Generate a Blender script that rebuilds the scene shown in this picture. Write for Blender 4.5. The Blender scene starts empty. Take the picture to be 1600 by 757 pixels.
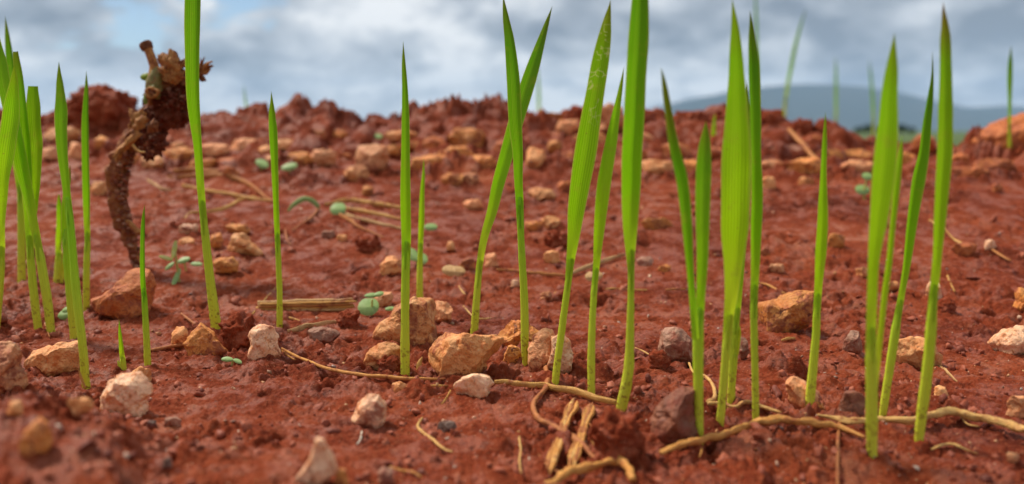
import bpy, bmesh, math, random
import numpy as np

# ------------------------------------------------------------------ camera, sky, sun, exposure
H = 0.100                      # camera height above the seed bed, metres
F = 1256.0                     # focal length in photo pixels (photo 1600 x 757)
PITCH = math.atan((378.5 - 205.0) / F)
SC = bpy.context.scene
COL = SC.collection

cam = bpy.data.cameras.new('camera')
cam.sensor_fit = 'HORIZONTAL'; cam.sensor_width = 36.0; cam.lens = 36.0 * F / 1600.0
cam.clip_start = 0.01; cam.clip_end = 40000.0
cam.dof.use_dof = True; cam.dof.focus_distance = 0.345; cam.dof.aperture_fstop = 7.3
camo = bpy.data.objects.new('camera', cam); COL.objects.link(camo)
camo.location = (0, 0, H); camo.rotation_euler = (math.pi / 2 - PITCH, 0, 0)
SC.camera = camo

SUN_EL, SUN_AZ = math.radians(57), math.radians(-62)     # azimuth from +Y towards +X
world = bpy.data.worlds.new('World'); SC.world = world; world.use_nodes = True
SC.view_settings.view_transform = 'Standard'; SC.view_settings.look = 'None'
SC.view_settings.gamma = 1.0; SC.view_settings.use_curve_mapping = False
SC.view_settings.exposure = 0.22
SC.render.engine = 'CYCLES'
SC.cycles.use_denoising = True
SC.cycles.max_bounces = 8; SC.cycles.diffuse_bounces = 4; SC.cycles.glossy_bounces = 2
SC.cycles.transmission_bounces = 6; SC.cycles.transparent_max_bounces = 8; SC.cycles.volume_bounces = 1
SC.cycles.sample_clamp_indirect = 6.0


class NT:
    """small helper to write node trees"""
    def __init__(s, tree):
        s.t = tree; s.n = tree.nodes; s.l = tree.links; s.n.clear()
    def node(s, typ, **kw):
        o = s.n.new(typ)
        for k, v in kw.items(): setattr(o, k, v)
        return o
    def put(s, sock, v):
        if v is None: return
        if isinstance(v, bpy.types.NodeSocket): s.l.new(v, sock)
        elif hasattr(sock, 'default_value'):
            if sock.type == 'RGBA' and len(v) == 3: v = (*v, 1)
            sock.default_value = v
    def math(s, op, a, b=None, c=None, clamp=False):
        o = s.node('ShaderNodeMath', operation=op, use_clamp=clamp)
        for i, v in enumerate((a, b, c)): s.put(o.inputs[i], v)
        return o.outputs[0]
    def mix(s, f, a, b, blend='MIX'):
        o = s.node('ShaderNodeMix', data_type='RGBA', blend_type=blend)
        s.put(o.inputs[0], f); s.put(o.inputs[6], a); s.put(o.inputs[7], b)
        return o.outputs[2]
    def noise(s, vec, scale, detail=4.0, rough=0.55, dist=0.0, dim='3D'):
        o = s.node('ShaderNodeTexNoise', noise_dimensions=dim)
        s.put(o.inputs['Vector'], vec); s.put(o.inputs['Scale'], scale); s.put(o.inputs['Detail'], detail)
        s.put(o.inputs['Roughness'], rough); s.put(o.inputs['Distortion'], dist)
        return o.outputs[0]
    def ramp(s, f, stops, mode='LINEAR'):
        o = s.node('ShaderNodeValToRGB'); o.color_ramp.interpolation = mode
        e = o.color_ramp.elements
        while len(e) < len(stops): e.new(0.5)
        for k, (p, c) in zip(e, stops):
            k.position = p; k.color = (*c, 1) if len(c) == 3 else c
        s.put(o.inputs[0], f); return o.outputs[0]
    def step(s, f, lo, hi):
        o = s.node('ShaderNodeMapRange', interpolation_type='SMOOTHSTEP')
        s.put(o.inputs[0], f); s.put(o.inputs[1], lo); s.put(o.inputs[2], hi)
        return o.outputs[0]
    def bump(s, h, strength, dist, normal=None):
        o = s.node('ShaderNodeBump'); s.put(o.inputs['Strength'], strength); s.put(o.inputs['Distance'], dist)
        s.put(o.inputs['Height'], h); s.put(o.inputs['Normal'], normal); return o.outputs[0]


def build_world():
    k = NT(world.node_tree)
    tc = k.node('ShaderNodeTexCoord')
    sky = k.node('ShaderNodeTexSky', sky_type='NISHITA')
    sky.sun_disc = False; sky.sun_elevation = SUN_EL; sky.sun_rotation = SUN_AZ
    sky.air_density = 1.0; sky.dust_density = 0.4; sky.ozone_density = 3.0
    b1 = k.node('ShaderNodeBackground'); k.put(b1.inputs[0], sky.outputs[0]); b1.inputs[1].default_value = 0.10
    # cloud deck: directions projected onto a plane overhead, so clouds flatten towards the horizon
    sep = k.node('ShaderNodeSeparateXYZ'); k.put(sep.inputs[0], tc.outputs['Generated'])
    zz = k.math('ADD', k.math('MAXIMUM', sep.outputs[2], 0.0), 0.40)
    cmb = k.node('ShaderNodeCombineXYZ')
    k.put(cmb.inputs[0], k.math('DIVIDE', sep.outputs[0], zz)); k.put(cmb.inputs[1], k.math('DIVIDE', sep.outputs[1], zz))
    cmb.inputs[2].default_value = CLOUD_SEED
    p = cmb.outputs[0]
    big = k.noise(p, 1.9, 5.0, 0.5, 0.25)
    fine = k.noise(p, 5.0, 7.0, 0.6, 0.2)
    gap = k.noise(p, 2.4, 4.0, 0.5, 0.0)
    tone = k.math('ADD', k.math('MULTIPLY', big, 0.55), k.math('MULTIPLY', fine, 0.45))
    ccol = k.ramp(tone, [(0.40, (0.215, 0.24, 0.29)), (0.46, (0.37, 0.40, 0.45)), (0.52, (0.61, 0.635, 0.675)), (0.58, (0.94, 0.94, 0.94))])
    b2 = k.node('ShaderNodeBackground'); k.put(b2.inputs[0], ccol); b2.inputs[1].default_value = 0.95
    gap = k.math('ADD', gap, k.math('MULTIPLY', k.step(sep.outputs[2], 0.14, 0.02), 0.12))     # the deck closes up towards the horizon
    mask = k.step(k.math('ADD', gap, k.math('MULTIPLY', k.math('SUBTRACT', fine, 0.5), 0.35)), 0.345, 0.40)
    mx = k.node('ShaderNodeMixShader'); k.put(mx.inputs[0], mask)
    k.l.new(b1.outputs[0], mx.inputs[1]); k.l.new(b2.outputs[0], mx.inputs[2])
    out = k.node('ShaderNodeOutputWorld'); k.l.new(mx.outputs[0], out.inputs[0])


CLOUD_SEED = 1.4
build_world()

sun = bpy.data.lights.new('sun', 'SUN'); sun.energy = 4.3; sun.angle = math.radians(9); sun.color = (1.0, 0.92, 0.79)
suno = bpy.data.objects.new('sun', sun); COL.objects.link(suno)
_sd = (math.sin(SUN_AZ) * math.cos(SUN_EL), math.cos(SUN_AZ) * math.cos(SUN_EL), math.sin(SUN_EL))
from mathutils import Vector, Matrix
suno.rotation_euler = Vector(_sd).to_track_quat('Z', 'Y').to_euler()
suno.location = (0, 0, 5)

# ------------------------------------------------------------------ noise in numpy
def _hash(ix, iy, iz, seed):
    h = (ix.astype(np.int64) * 374761393 + iy.astype(np.int64) * 668265263 + iz * 1442695041 + seed * 974711) & 0xFFFFFFFF
    h = ((h ^ (h >> 13)) * 1274126177) & 0xFFFFFFFF
    h = ((h ^ (h >> 16)) * 2246822519) & 0xFFFFFFFF
    return ((h ^ (h >> 15)) & 0xFFFFFF) / float(0xFFFFFF)

def perlin2(x, y, seed=0):
    x0 = np.floor(x); y0 = np.floor(y); fx = x - x0; fy = y - y0
    u = fx * fx * fx * (fx * (fx * 6 - 15) + 10); v = fy * fy * fy * (fy * (fy * 6 - 15) + 10)
    def g(i, j):
        a = _hash(x0 + i, y0 + j, 0, seed) * 6.2831853
        return np.cos(a) * (fx - i) + np.sin(a) * (fy - j)
    a = g(0, 0); b = g(1, 0); c = g(0, 1); d = g(1, 1)
    return (a + (b - a) * u) * (1 - v) + (c + (d - c) * u) * v      # about -0.7 .. 0.7

def noise3(p, seed=0):
    p = np.asarray(p); x, y, z = p[:, 0], p[:, 1], p[:, 2]
    x0 = np.floor(x); y0 = np.floor(y); z0 = np.floor(z)
    f = [x - x0, y - y0, z - z0]; u, v, w = [t * t * (3 - 2 * t) for t in f]
    def h(i, j, k): return _hash(x0 + i, y0 + j, (z0 + k).astype(np.int64), seed) * 2 - 1
    a = h(0,0,0)*(1-u)+h(1,0,0)*u; b = h(0,1,0)*(1-u)+h(1,1,0)*u
    c = h(0,0,1)*(1-u)+h(1,0,1)*u; d = h(0,1,1)*(1-u)+h(1,1,1)*u
    return (a*(1-v)+b*v)*(1-w) + (c*(1-v)+d*v)*w

def fbm3(p, octaves=4, seed=0, gain=0.5):
    s = 0; a = 1.0; q = np.asarray(p, float)
    for o in range(octaves):
        s = s + a * noise3(q * (2.03 ** o), seed + 17 * o); a *= gain
    return s

def lumps(x, y, cell, seed, keep=1.0):
    """half-sunk round grains on a jittered grid: height in cell units"""
    gx = x / cell; gy = y / cell; x0 = np.floor(gx); y0 = np.floor(gy); best = np.zeros_like(gx)
    for i in (-1, 0, 1):
        for j in (-1, 0, 1):
            cx = x0 + i; cy = y0 + j
            px = cx + 0.1 + 0.8 * _hash(cx, cy, 1, seed); py = cy + 0.1 + 0.8 * _hash(cx, cy, 2, seed)
            r = 0.16 + 0.40 * _hash(cx, cy, 3, seed) ** 1.7
            on = _hash(cx, cy, 4, seed) < keep
            a = _hash(cx, cy, 5, seed) * 3.14; e = 0.7 + 0.6 * _hash(cx, cy, 6, seed)
            dx = gx - px; dy = gy - py
            qx = (dx * np.cos(a) + dy * np.sin(a)) * e; qy = (-dx * np.sin(a) + dy * np.cos(a)) / e
            hh = np.sqrt(np.maximum(r * r - qx * qx - qy * qy, 0)) * on
            best = np.maximum(best, hh)
    return best

def sst(e0, e1, x):
    t = np.clip((x - e0) / (e1 - e0), 0, 1); return t * t * (3 - 2 * t)

# ------------------------------------------------------------------ terrain height
_py = np.array([-3, -.5, .25, .36, .42, .47, .51, .57, .65, .75, .85, .93, 1.05, 1.25, 1.7, 2.6, 4.2, 9])
_pz = np.array([-1.1, -.02, .0, .0005, .003, .009, .0175, .0315, .048, .067, .083, .093, .082, .03, -.22, -.75, -1.15, -1.3])
_ty = np.linspace(-3, 9, 24001); _tz = np.interp(_ty, _py, _pz)
_k = np.hanning(121); _k /= _k.sum(); _tz = np.convolve(np.pad(_tz, 60, mode='edge'), _k, 'valid')
# height of the ridge crest seen along each bearing (photo column -> photo row)
_cx = np.array([-900, -200, 0, 60, 110, 200, 260, 300, 400, 480, 560, 600, 640, 690, 760, 830, 900, 1000, 1090, 1160, 1220, 1262, 1300, 1330, 1500, 1540, 1700, 2500])
_cr = np.array([195, 192, 194, 193, 188, 190, 193, 187, 183, 184, 197, 203, 192, 184, 180, 192, 184, 184, 186, 187, 192, 205, 214, 229, 232, 228, 226, 222])
_hx = np.array([-700, 0, 140, 200, 300, 450, 620, 900]); _ha = np.array([.036, .035, .031, .017, .015, .012, .006, .0])

def base_h(x, y):
    z = np.interp(y, _ty, _tz)
    ys = np.maximum(y, 0.08); px = 800 + F * x / ys
    zc = H + (205 - np.interp(px, _cx, _cr)) / F * 0.93
    z = z + (zc - .093) * sst(.68, .92, y) * (1 - sst(.96, 1.5, y))
    z = z + np.interp(px, _hx, _ha) * .88 * np.exp(-((y - .198) / .034) ** 2 / 2)
    z = z - 1.3 * sst(1.6, 3.6, np.abs(x) - 0.25 * np.maximum(y, 0))
    return z

def mid_h(x, y):
    amp = 0.55 + 1.5 * sst(.62, .9, y)
    z = .0042 * amp * perlin2(x / .085 + 3.1, y / .085, 11) + .0034 * amp * perlin2(x / .034, y / .034 + 7.7, 12)
    z = z + .012 * sst(.72, .9, y) * (np.abs(perlin2(x / .07, y / .05, 19)) - .2)
    return z

def height(x, y):
    return base_h(x, y) + mid_h(x, y)

def fine_h(x, y):
    wx = x + .0045 * perlin2(x / .021, y / .021, 61) + .0012 * perlin2(x / .006, y / .006, 63)
    wy = y + .0045 * perlin2(x / .021 + 9, y / .021, 62) + .0012 * perlin2(x / .006, y / .006 + 5, 64)
    rough = sst(-.22, .28, 1.2 * perlin2(x / .075 + 5.0, y / .075, 31) + .35 * perlin2(x / .02, y / .02, 32))
    crumb = sst(.02, .35, perlin2(x / .05 + 1.7, y / .05 + 9.0, 33))
    z = .0095 * (np.abs(perlin2(wx / .024, wy / .020, 40)) - .2) * (.12 + 1.0 * rough)          # clods with creases between
    z = z + .0054 * (np.abs(perlin2(wx / .011 + 3, wy / .0095, 41)) - .2) * (.16 + 1.0 * rough)
    z = z + .0036 * (np.abs(perlin2(wx / .0052 + 2, wy / .0048, 42)) - .18) * (.45 + .8 * rough)
    z = z + .0015 * (np.abs(perlin2(wx / .0025, wy / .0025, 43)) - .18) * (.6 + .8 * rough)
    z = z + .0007 * perlin2(x / .0014, y / .0014, 44)
    z = z - .0065 * sst(.26, .50, perlin2(wx / .014 + 4, wy / .010, 45)) * (.3 + rough)        # pits
    z = z + .0085 * lumps(wx, wy, .0085, 51, .22) * crumb * .6
    z = z + .0042 * lumps(wx, wy, .0042, 52, .45) * (.12 + .8 * crumb) * .7
    z = z + .0125 * lumps(wx, wy, .017, 53, .18) * sst(.1, .3, perlin2(x / .09, y / .09, 34)) * .7
    z = z * (1 - .35 * sst(.42, .50, y) * (1 - sst(.62, .72, y)))                              # washed smoother on the slope
    far = sst(.66, .82, y)
    z = z + .042 * lumps(wx + .004 * perlin2(x / .012, y / .012, 65), wy, .042, 54, .6) * far * .75
    z = z + .030 * (np.abs(perlin2(wx / .055, wy / .03, 46)) - .2) * far
    return z

# ------------------------------------------------------------------ photo pixel -> place
CP, SP = math.cos(PITCH), math.sin(PITCH)
def ray(px, py):
    a = (px - 800.0) / F; b = (378.5 - py) / F
    return np.array([a, CP + b * SP, -SP + b * CP])

def at(px, py, Y):
    d = ray(px, py); t = Y / d[1]
    return np.array([d[0] * t, Y, H + d[2] * t])

_ys = np.concatenate([np.linspace(.11, .6, 1200), np.linspace(.6, 1.6, 900)])
def hit(px, py):
    """where the sight line through a photo pixel meets the soil"""
    d = ray(px, py); t = _ys / d[1]
    x = d[0] * t; z = H + d[2] * t
    below = z < height(x, _ys)
    i = int(np.argmax(below)) if below.any() else int(np.argmin(z - height(x, _ys)))
    return np.array([x[i], _ys[i], z[i]])

def mpp(Y): return Y / (F * CP)          # metres per photo pixel at a distance

# ------------------------------------------------------------------ mesh helpers
def mesh_from(name, V, faces, mat, smooth=True, uv=None):
    me = bpy.data.meshes.new(name)
    V = np.asarray(V, dtype=np.float32)
    if isinstance(faces, np.ndarray):
        n, k = faces.shape
        me.vertices.add(len(V)); me.vertices.foreach_set('co', V.ravel())
        me.loops.add(n * k); me.loops.foreach_set('vertex_index', faces.astype(np.int32).ravel())
        me.polygons.add(n); me.polygons.foreach_set('loop_start', np.arange(0, n * k, k, dtype=np.int32))
        me.polygons.foreach_set('loop_total', np.full(n, k, dtype=np.int32))
        me.update(calc_edges=True)
    else:
        me.from_pydata([tuple(map(float, v)) for v in V], [], [list(map(int, f)) for f in faces]); me.update()
    if smooth: me.polygons.foreach_set('use_smooth', np.ones(len(me.polygons), dtype=bool))
    if uv is not None:
        lay = me.uv_layers.new(name='UVMap'); idx = np.zeros(len(me.loops), dtype=np.int32)
        me.loops.foreach_get('vertex_index', idx)
        lay.data.foreach_set('uv', np.asarray(uv, dtype=np.float32)[idx].ravel())
    if mat is not None: me.materials.append(mat)
    return me

def add(name, me, parent=None, loc=(0, 0, 0)):
    o = bpy.data.objects.new(name, me); COL.objects.link(o); o.location = loc
    if parent is not None: o.parent = parent
    return o

def tag(o, label=None, cat=None, group=None, kind=None):
    if label: o['label'] = label
    if cat: o['category'] = cat
    if group: o['group'] = group
    if kind: o['kind'] = kind
    return o

def thing(name, loc, label, cat, group=None):
    o = bpy.data.objects.new(name, None); COL.objects.link(o); o.location = loc; o.empty_display_size = .01
    return tag(o, label, cat, group)

_ico = {}
def ico(n):
    if n not in _ico:
        b = bmesh.new(); bmesh.ops.create_icosphere(b, subdivisions=n, radius=1.0)
        _ico[n] = (np.array([v.co[:] for v in b.verts]), np.array([[v.index for v in f.verts] for f in b.faces])); b.free()
    return _ico[n]

def spline(P, n):
    """Catmull-Rom through rows of P, n samples spread by length of the first two columns"""
    P = np.asarray(P, float); d = np.r_[0, np.cumsum(np.hypot(*(np.diff(P[:, :2], axis=0).T)) + 1e-9)]
    t = np.linspace(0, d[-1], n); m = np.zeros_like(P)
    for i in range(len(P)):
        a = max(i - 1, 0); b = min(i + 1, len(P) - 1); m[i] = (P[b] - P[a]) / (d[b] - d[a])
    i = np.clip(np.searchsorted(d, t, 'right') - 1, 0, len(P) - 2); h = (d[i + 1] - d[i]); s = ((t - d[i]) / h)[:, None]; h = h[:, None]
    return ((2*s**3-3*s**2+1)*P[i] + (s**3-2*s**2+s)*h*m[i] + (-2*s**3+3*s**2)*P[i+1] + (s**3-s**2)*h*m[i+1])
# ------------------------------------------------------------------ materials
MATS = {}
def new_mat(name):
    m = bpy.data.materials.new(name); m.use_nodes = True; MATS[name] = m
    return m, NT(m.node_tree)

def finish(k, bsdf):
    out = k.node('ShaderNodeOutputMaterial'); k.l.new(bsdf, out.inputs[0])

def principled(k, color, rough, normal=None, spec=0.5, sss=0.0):
    b = k.node('ShaderNodeBsdfPrincipled')
    k.put(b.inputs['Base Color'], color); k.put(b.inputs['Roughness'], rough); k.put(b.inputs['Normal'], normal)
    k.put(b.inputs['Specular IOR Level'], spec if not isinstance(spec, float) else spec * .7)
    if sss:
        b.inputs['Subsurface Weight'].default_value = sss
        b.inputs['Subsurface Radius'].default_value = (.002, .0012, .0008); b.inputs['Subsurface Scale'].default_value = 1.0
    return b.outputs[0]

def soil_mat(name, tint=1.0, wet=1.0, coord='Object'):
    m, k = new_mat(name)
    v = k.node('ShaderNodeTexCoord').outputs[coord]
    big = k.noise(v, 14, 5, .55, .3); mid = k.noise(v, 75, 5, .6, .4); fin = k.noise(v, 420, 4, .65); grit = k.noise(v, 1500, 3, .7)
    c = k.ramp(k.math('ADD', k.math('MULTIPLY', big, .5), k.math('MULTIPLY', mid, .5)),
               [(.34, (.115 * tint, .018 * tint, .008 * tint)), (.47, (.275 * tint, .046 * tint, .0155 * tint)), (.58, (.37 * tint, .076 * tint, .026 * tint)), (.70, (.52 * tint, .150 * tint, .048 * tint))])
    c = k.mix(k.math('MULTIPLY', k.step(fin, .50, .68), .55), c, (.41 * tint, .112 * tint, .048 * tint))
    c = k.mix(k.math('MULTIPLY', k.step(fin, .46, .34), .45), c, (.10 * tint, .018 * tint, .008 * tint))
    c = k.mix(k.math('MULTIPLY', k.step(grit, .64, .70), .75), c, (.60, .30, .17))
    c = k.mix(k.math('MULTIPLY', k.step(k.noise(v, 900, 2, .5), .70, .74), .75), c, (.06, .045, .045))
    rough = k.math('SUBTRACT', .80, k.math('MULTIPLY', k.step(mid, .44, .62), .34 * wet))
    rough = k.math('SUBTRACT', rough, k.math('MULTIPLY', k.step(fin, .5, .66), .14 * wet))
    n1 = k.bump(fin, .9, .0018); n2 = k.bump(grit, .8, .0007, n1)
    spec = k.math('ADD', .08, k.math('MULTIPLY', k.step(mid, .46, .60), .26))
    finish(k, principled(k, c, rough, n2, spec)); return m

soil_mat('soil', .74); soil_mat('soil_clod', .86, .5); soil_mat('soil_crust', .40, 1.2)

def stone_mat(name, a, b, stain, soil=.35, sss=0.0, rough=.55, vein=None, light=(.78, .50, .28)):
    m, k = new_mat(name)
    tc = k.node('ShaderNodeTexCoord'); oi = k.node('ShaderNodeObjectInfo')
    off = k.node('ShaderNodeVectorMath', operation='MULTIPLY_ADD')
    k.put(off.inputs[0], oi.outputs['Random']); off.inputs[1].default_value = (3.1, 7.7, 5.3); k.put(off.inputs[2], tc.outputs['Object'])
    v = off.outputs[0]
    n1 = k.noise(v, 130, 5, .6, .6); n2 = k.noise(v, 330, 5, .62, .5); n3 = k.noise(v, 1100, 3, .65); n4 = k.noise(v, 70, 3, .5)
    c = k.mix(k.step(n1, .38, .62), a, b)
    c = k.mix(k.math('MULTIPLY', k.step(n2, .50, .66), .8), c, stain)
    if vein: c = k.mix(k.step(k.noise(v, 210, 6, .7, 1.2), .585, .62), c, vein)
    c = k.mix(k.math('MULTIPLY', k.step(n3, .55, .7), .35), c, light)
    c = k.mix(k.math('MULTIPLY', k.step(n3, .44, .34), .5), c, (.16, .05, .02))
    dirt = k.step(k.math('ADD', k.math('MULTIPLY', n4, .6), k.math('MULTIPLY', n2, .4)), .60 - .22 * soil, .70 - .16 * soil)
    c = k.mix(k.math('MULTIPLY', dirt, .8), c, (.24, .056, .03))
    gz = k.node('ShaderNodeSeparateXYZ'); k.put(gz.inputs[0], tc.outputs['Generated'])     # mud splashed up from the soil
    mud = k.step(k.math('ADD', gz.outputs[2], k.math('MULTIPLY', n2, -.9)), -.10, -.26)
    c = k.mix(k.math('MULTIPLY', mud, .8), c, (.25, .052, .018)); dirt = k.math('MAXIMUM', dirt, mud)
    sh = k.node('ShaderNodeHueSaturation'); k.put(sh.inputs['Color'], c)
    k.put(sh.inputs['Value'], k.math('ADD', .84, k.math('MULTIPLY', oi.outputs['Random'], .3)))
    nb = k.bump(n3, .55, .0006, k.bump(n2, .7, .0016))
    finish(k, principled(k, sh.outputs[0], k.math('ADD', rough, k.math('MULTIPLY', dirt, .2)), nb, .5, sss)); return m

stone_mat('tan', (.68, .25, .072), (.78, .37, .14), (.60, .15, .026), .42)
stone_mat('orange', (.58, .18, .030), (.66, .26, .058), (.42, .095, .018), .50, 0, .6, (.17, .045, .018))
stone_mat('quartz', (.72, .34, .17), (.82, .50, .30), (.66, .21, .045), .32, .2, .42, None, (.86, .62, .44))
stone_mat('pink', (.64, .23, .085), (.74, .34, .15), (.56, .145, .03), .42)
stone_mat('grey', (.30, .13, .075), (.40, .21, .135), (.27, .075, .033), .60, 0, .55, None, (.5, .33, .24))
stone_mat('dark', (.17, .055, .028), (.25, .082, .04), (.09, .034, .022), .60, 0, .55, None, (.38, .14, .07))
stone_mat('rust', (.47, .12, .026), (.54, .165, .04), (.36, .066, .016), .55, 0, .6, None, (.62, .25, .09))
stone_mat('slate', (.12, .065, .045), (.19, .12, .09), (.07, .04, .03), .3, 0, .4, None, (.3, .24, .2))
MATS['red'] = MATS['soil_clod']

def leaf_mat(name, base, mid, tip, tipend=None, trails=False, transl=.52):
    m, k = new_mat(name)
    uv = k.node('ShaderNodeUVMap'); uv.uv_map = 'UVMap'
    sep = k.node('ShaderNodeSeparateXYZ'); k.put(sep.inputs[0], uv.outputs[0]); u, v = sep.outputs[0], sep.outputs[1]
    tc = k.node('ShaderNodeTexCoord').outputs['Object']
    stops = [(0.0, base), (.22, tuple(.6 * p + .4 * q for p, q in zip(base, mid))), (.45, mid), (.86, tip)]
    stops.append((1.0, tipend or tip))
    c = k.ramp(v, stops)
    vein = k.math('SINE', k.math('MULTIPLY', u, 2 * math.pi * 9))
    cmb = k.node('ShaderNodeCombineXYZ'); k.put(cmb.inputs[0], k.math('MULTIPLY', u, 26)); k.put(cmb.inputs[1], k.math('MULTIPLY', v, 2.2))
    streak = k.noise(cmb.outputs[0], 1.0, 4, .6)
    c = k.mix(k.math('MULTIPLY', k.step(streak, .46, .70), .45), c, k.mix(.5, c, (.42, .52, .07)))
    c = k.mix(k.math('MULTIPLY', k.step(streak, .50, .32), .32), c, k.mix(.55, c, (.05, .14, .01)))
    c = k.mix(k.math('MULTIPLY', k.step(vein, .2, 1.0), .06), c, (.50, .60, .08))
    edge = k.math('ABSOLUTE', k.math('SUBTRACT', k.math('MULTIPLY', u, 2.0), 1.0))
    c = k.mix(k.math('MULTIPLY', k.step(edge, .86, .97), .5), c, (.62, .62, .16))
    # worn specks
    sp = k.noise(tc, 700, 2, .5)
    c = k.mix(k.math('MULTIPLY', k.step(sp, .735, .77), .7), c, (.22, .13, .04))
    blot = k.noise(tc, 160, 3, .6)
    mud = k.math('MULTIPLY', k.step(k.noise(tc, 520, 4, .65), .54, .62), k.step(v, .17, .0))      # soil splashed on the foot
    c = k.mix(k.math('MULTIPLY', mud, .85), c, (.22, .055, .02))
    c = k.mix(k.math('MULTIPLY', k.step(blot, .56, .74), .3), c, (.38, .40, .05))
    if trails:      # pale feeding trails of a leaf miner
        w = k.node('ShaderNodeTexVoronoi', feature='DISTANCE_TO_EDGE'); k.put(w.inputs['Vector'], tc); w.inputs['Scale'].default_value = 420
        line = k.math('MULTIPLY', k.step(w.outputs[0], .10, .02), k.step(k.noise(tc, 260, 2, .5), .52, .58))
        band = k.math('MULTIPLY', k.step(v, .66, .74), k.step(v, .97, .90))
        c = k.mix(k.math('MULTIPLY', k.math('MULTIPLY', line, band), .75), c, (.55, .60, .33))
    nb = k.bump(vein, .4, .00014)
    nb = k.bump(streak, .2, .0003, nb)
    nb = k.bump(k.noise(tc, 900, 3, .6), .15, .0003, nb)
    b = principled(k, c, k.math('ADD', .40, k.math('MULTIPLY', blot, .3)), nb, .35)
    t = k.node('ShaderNodeBsdfTranslucent')
    k.put(t.inputs[0], k.mix(1.0, c, (1.0, 1.0, .45), 'MULTIPLY')); k.put(t.inputs[1], nb)
    mx = k.node('ShaderNodeMixShader'); mx.inputs[0].default_value = transl
    k.l.new(b, mx.inputs[1]); k.l.new(t.outputs[0], mx.inputs[2])
    finish(k, mx.outputs[0]); return m

YB = (.68, .68, .05)
LEAVES = {'leaf': (YB, (.32, .66, .006), (.16, .44, .005), (.17, .24, .008)),
          'leaf_deep': (YB, (.25, .60, .005), (.095, .32, .005), (.13, .17, .010)),
          'leaf_light': ((.74, .72, .06), (.42, .73, .008), (.26, .60, .006), (.24, .34, .010)),
          'leaf_brown_tip': (YB, (.36, .66, .008), (.20, .46, .006), (.24, .09, .03)),
          'leaf_trails': (YB, (.29, .62, .006), (.18, .40, .006), (.17, .18, .010))}
for _n, _c in LEAVES.items():
    leaf_mat(_n, *_c, _n == 'leaf_trails')
    leaf_mat(_n + '_sheath', *[tuple(min(1.08 * q, .75) for q in p) for p in _c], False, .22)
MATS['sheath'] = MATS['leaf_light_sheath']

def plain_mat(name, a, b, c3, scale, rough=.6, stretch=None, transl=0.0, bump=.6, bd=.0009, streak=True, dirt=.65):
    """dry plant tissue: streaks along the UV, blotches in space"""
    m, k = new_mat(name)
    uv = k.node('ShaderNodeUVMap'); uv.uv_map = 'UVMap'; tc = k.node('ShaderNodeTexCoord').outputs['Object']
    mp = k.node('ShaderNodeMapping'); k.put(mp.inputs[0], uv.outputs[0]); mp.inputs['Scale'].default_value = stretch or (14, 2.5, 1)
    s = k.noise(mp.outputs[0] if streak else tc, 1.0 if streak else scale * 2, 5, .65); n = k.noise(tc, scale, 5, .6, .4); f = k.noise(tc, scale * 5, 3, .65)
    c = k.mix(k.step(s, .38, .62), a, b)
    c = k.mix(k.math('MULTIPLY', k.step(n, .48, .68), .75), c, c3)
    c = k.mix(k.math('MULTIPLY', k.step(f, .57, .72), .5), c, (.10, .04, .02))
    c = k.mix(k.math('MULTIPLY', k.step(k.noise(tc, scale * .8 + 31, 4, .65, .5), .54, .66), dirt), c, (.27, .062, .02))
    nb = k.bump(f, bump * .6, bd * .5, k.bump(s, bump, bd))
    b = principled(k, c, rough, nb, .4)
    if transl:
        t = k.node('ShaderNodeBsdfTranslucent'); k.put(t.inputs[0], c)
        mx = k.node('ShaderNodeMixShader'); mx.inputs[0].default_value = transl
        k.l.new(b, mx.inputs[1]); k.l.new(t.outputs[0], mx.inputs[2]); b = mx.outputs[0]
    finish(k, b); return m

plain_mat('straw', (.66, .37, .10), (.52, .25, .055), (.40, .16, .04), 240, .5)
plain_mat('straw_grey', (.64, .40, .18), (.46, .25, .09), (.34, .15, .06), 240, .6)
plain_mat('straw_orange', (.50, .20, .05), (.40, .14, .035), (.28, .08, .03), 240, .6)
plain_mat('root', (.62, .30, .075), (.52, .21, .045), (.38, .12, .03), 200, .6, (9, 5, 1))
plain_mat('root_pale', (.70, .42, .14), (.60, .32, .09), (.46, .19, .06), 240, .55, (9, 5, 1))
plain_mat('root_rust', (.44, .165, .05), (.36, .115, .035), (.25, .065, .025), 200, .6, (5, 9, 1))
plain_mat('husk', (.60, .29, .08), (.44, .16, .045), (.26, .075, .025), 260, .6, None, .25)
plain_mat('bark', (.20, .062, .022), (.32, .115, .036), (.10, .026, .013), 170, .65, (6, 6, 1), 0, 1.0, .0014)
plain_mat('green_stem', (.17, .15, .04), (.24, .20, .055), (.22, .10, .04), 200, .45)
plain_mat('green_bud', (.26, .34, .03), (.20, .28, .02), (.13, .16, .02), 300, .4, None, .2, .5, .0004, True, .2)
plain_mat('cotyledon', (.32, .46, .16), (.26, .41, .13), (.37, .50, .21), 260, .45, None, .25, .3, .0002, False, .12)
plain_mat('cotyledon_yellow', (.55, .52, .13), (.46, .46, .10), (.55, .50, .25), 260, .45, None, .25, .3, .0002, True, .1)
plain_mat('white_rootlet', (.72, .62, .50), (.64, .54, .42), (.55, .36, .25), 300, .5)

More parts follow.
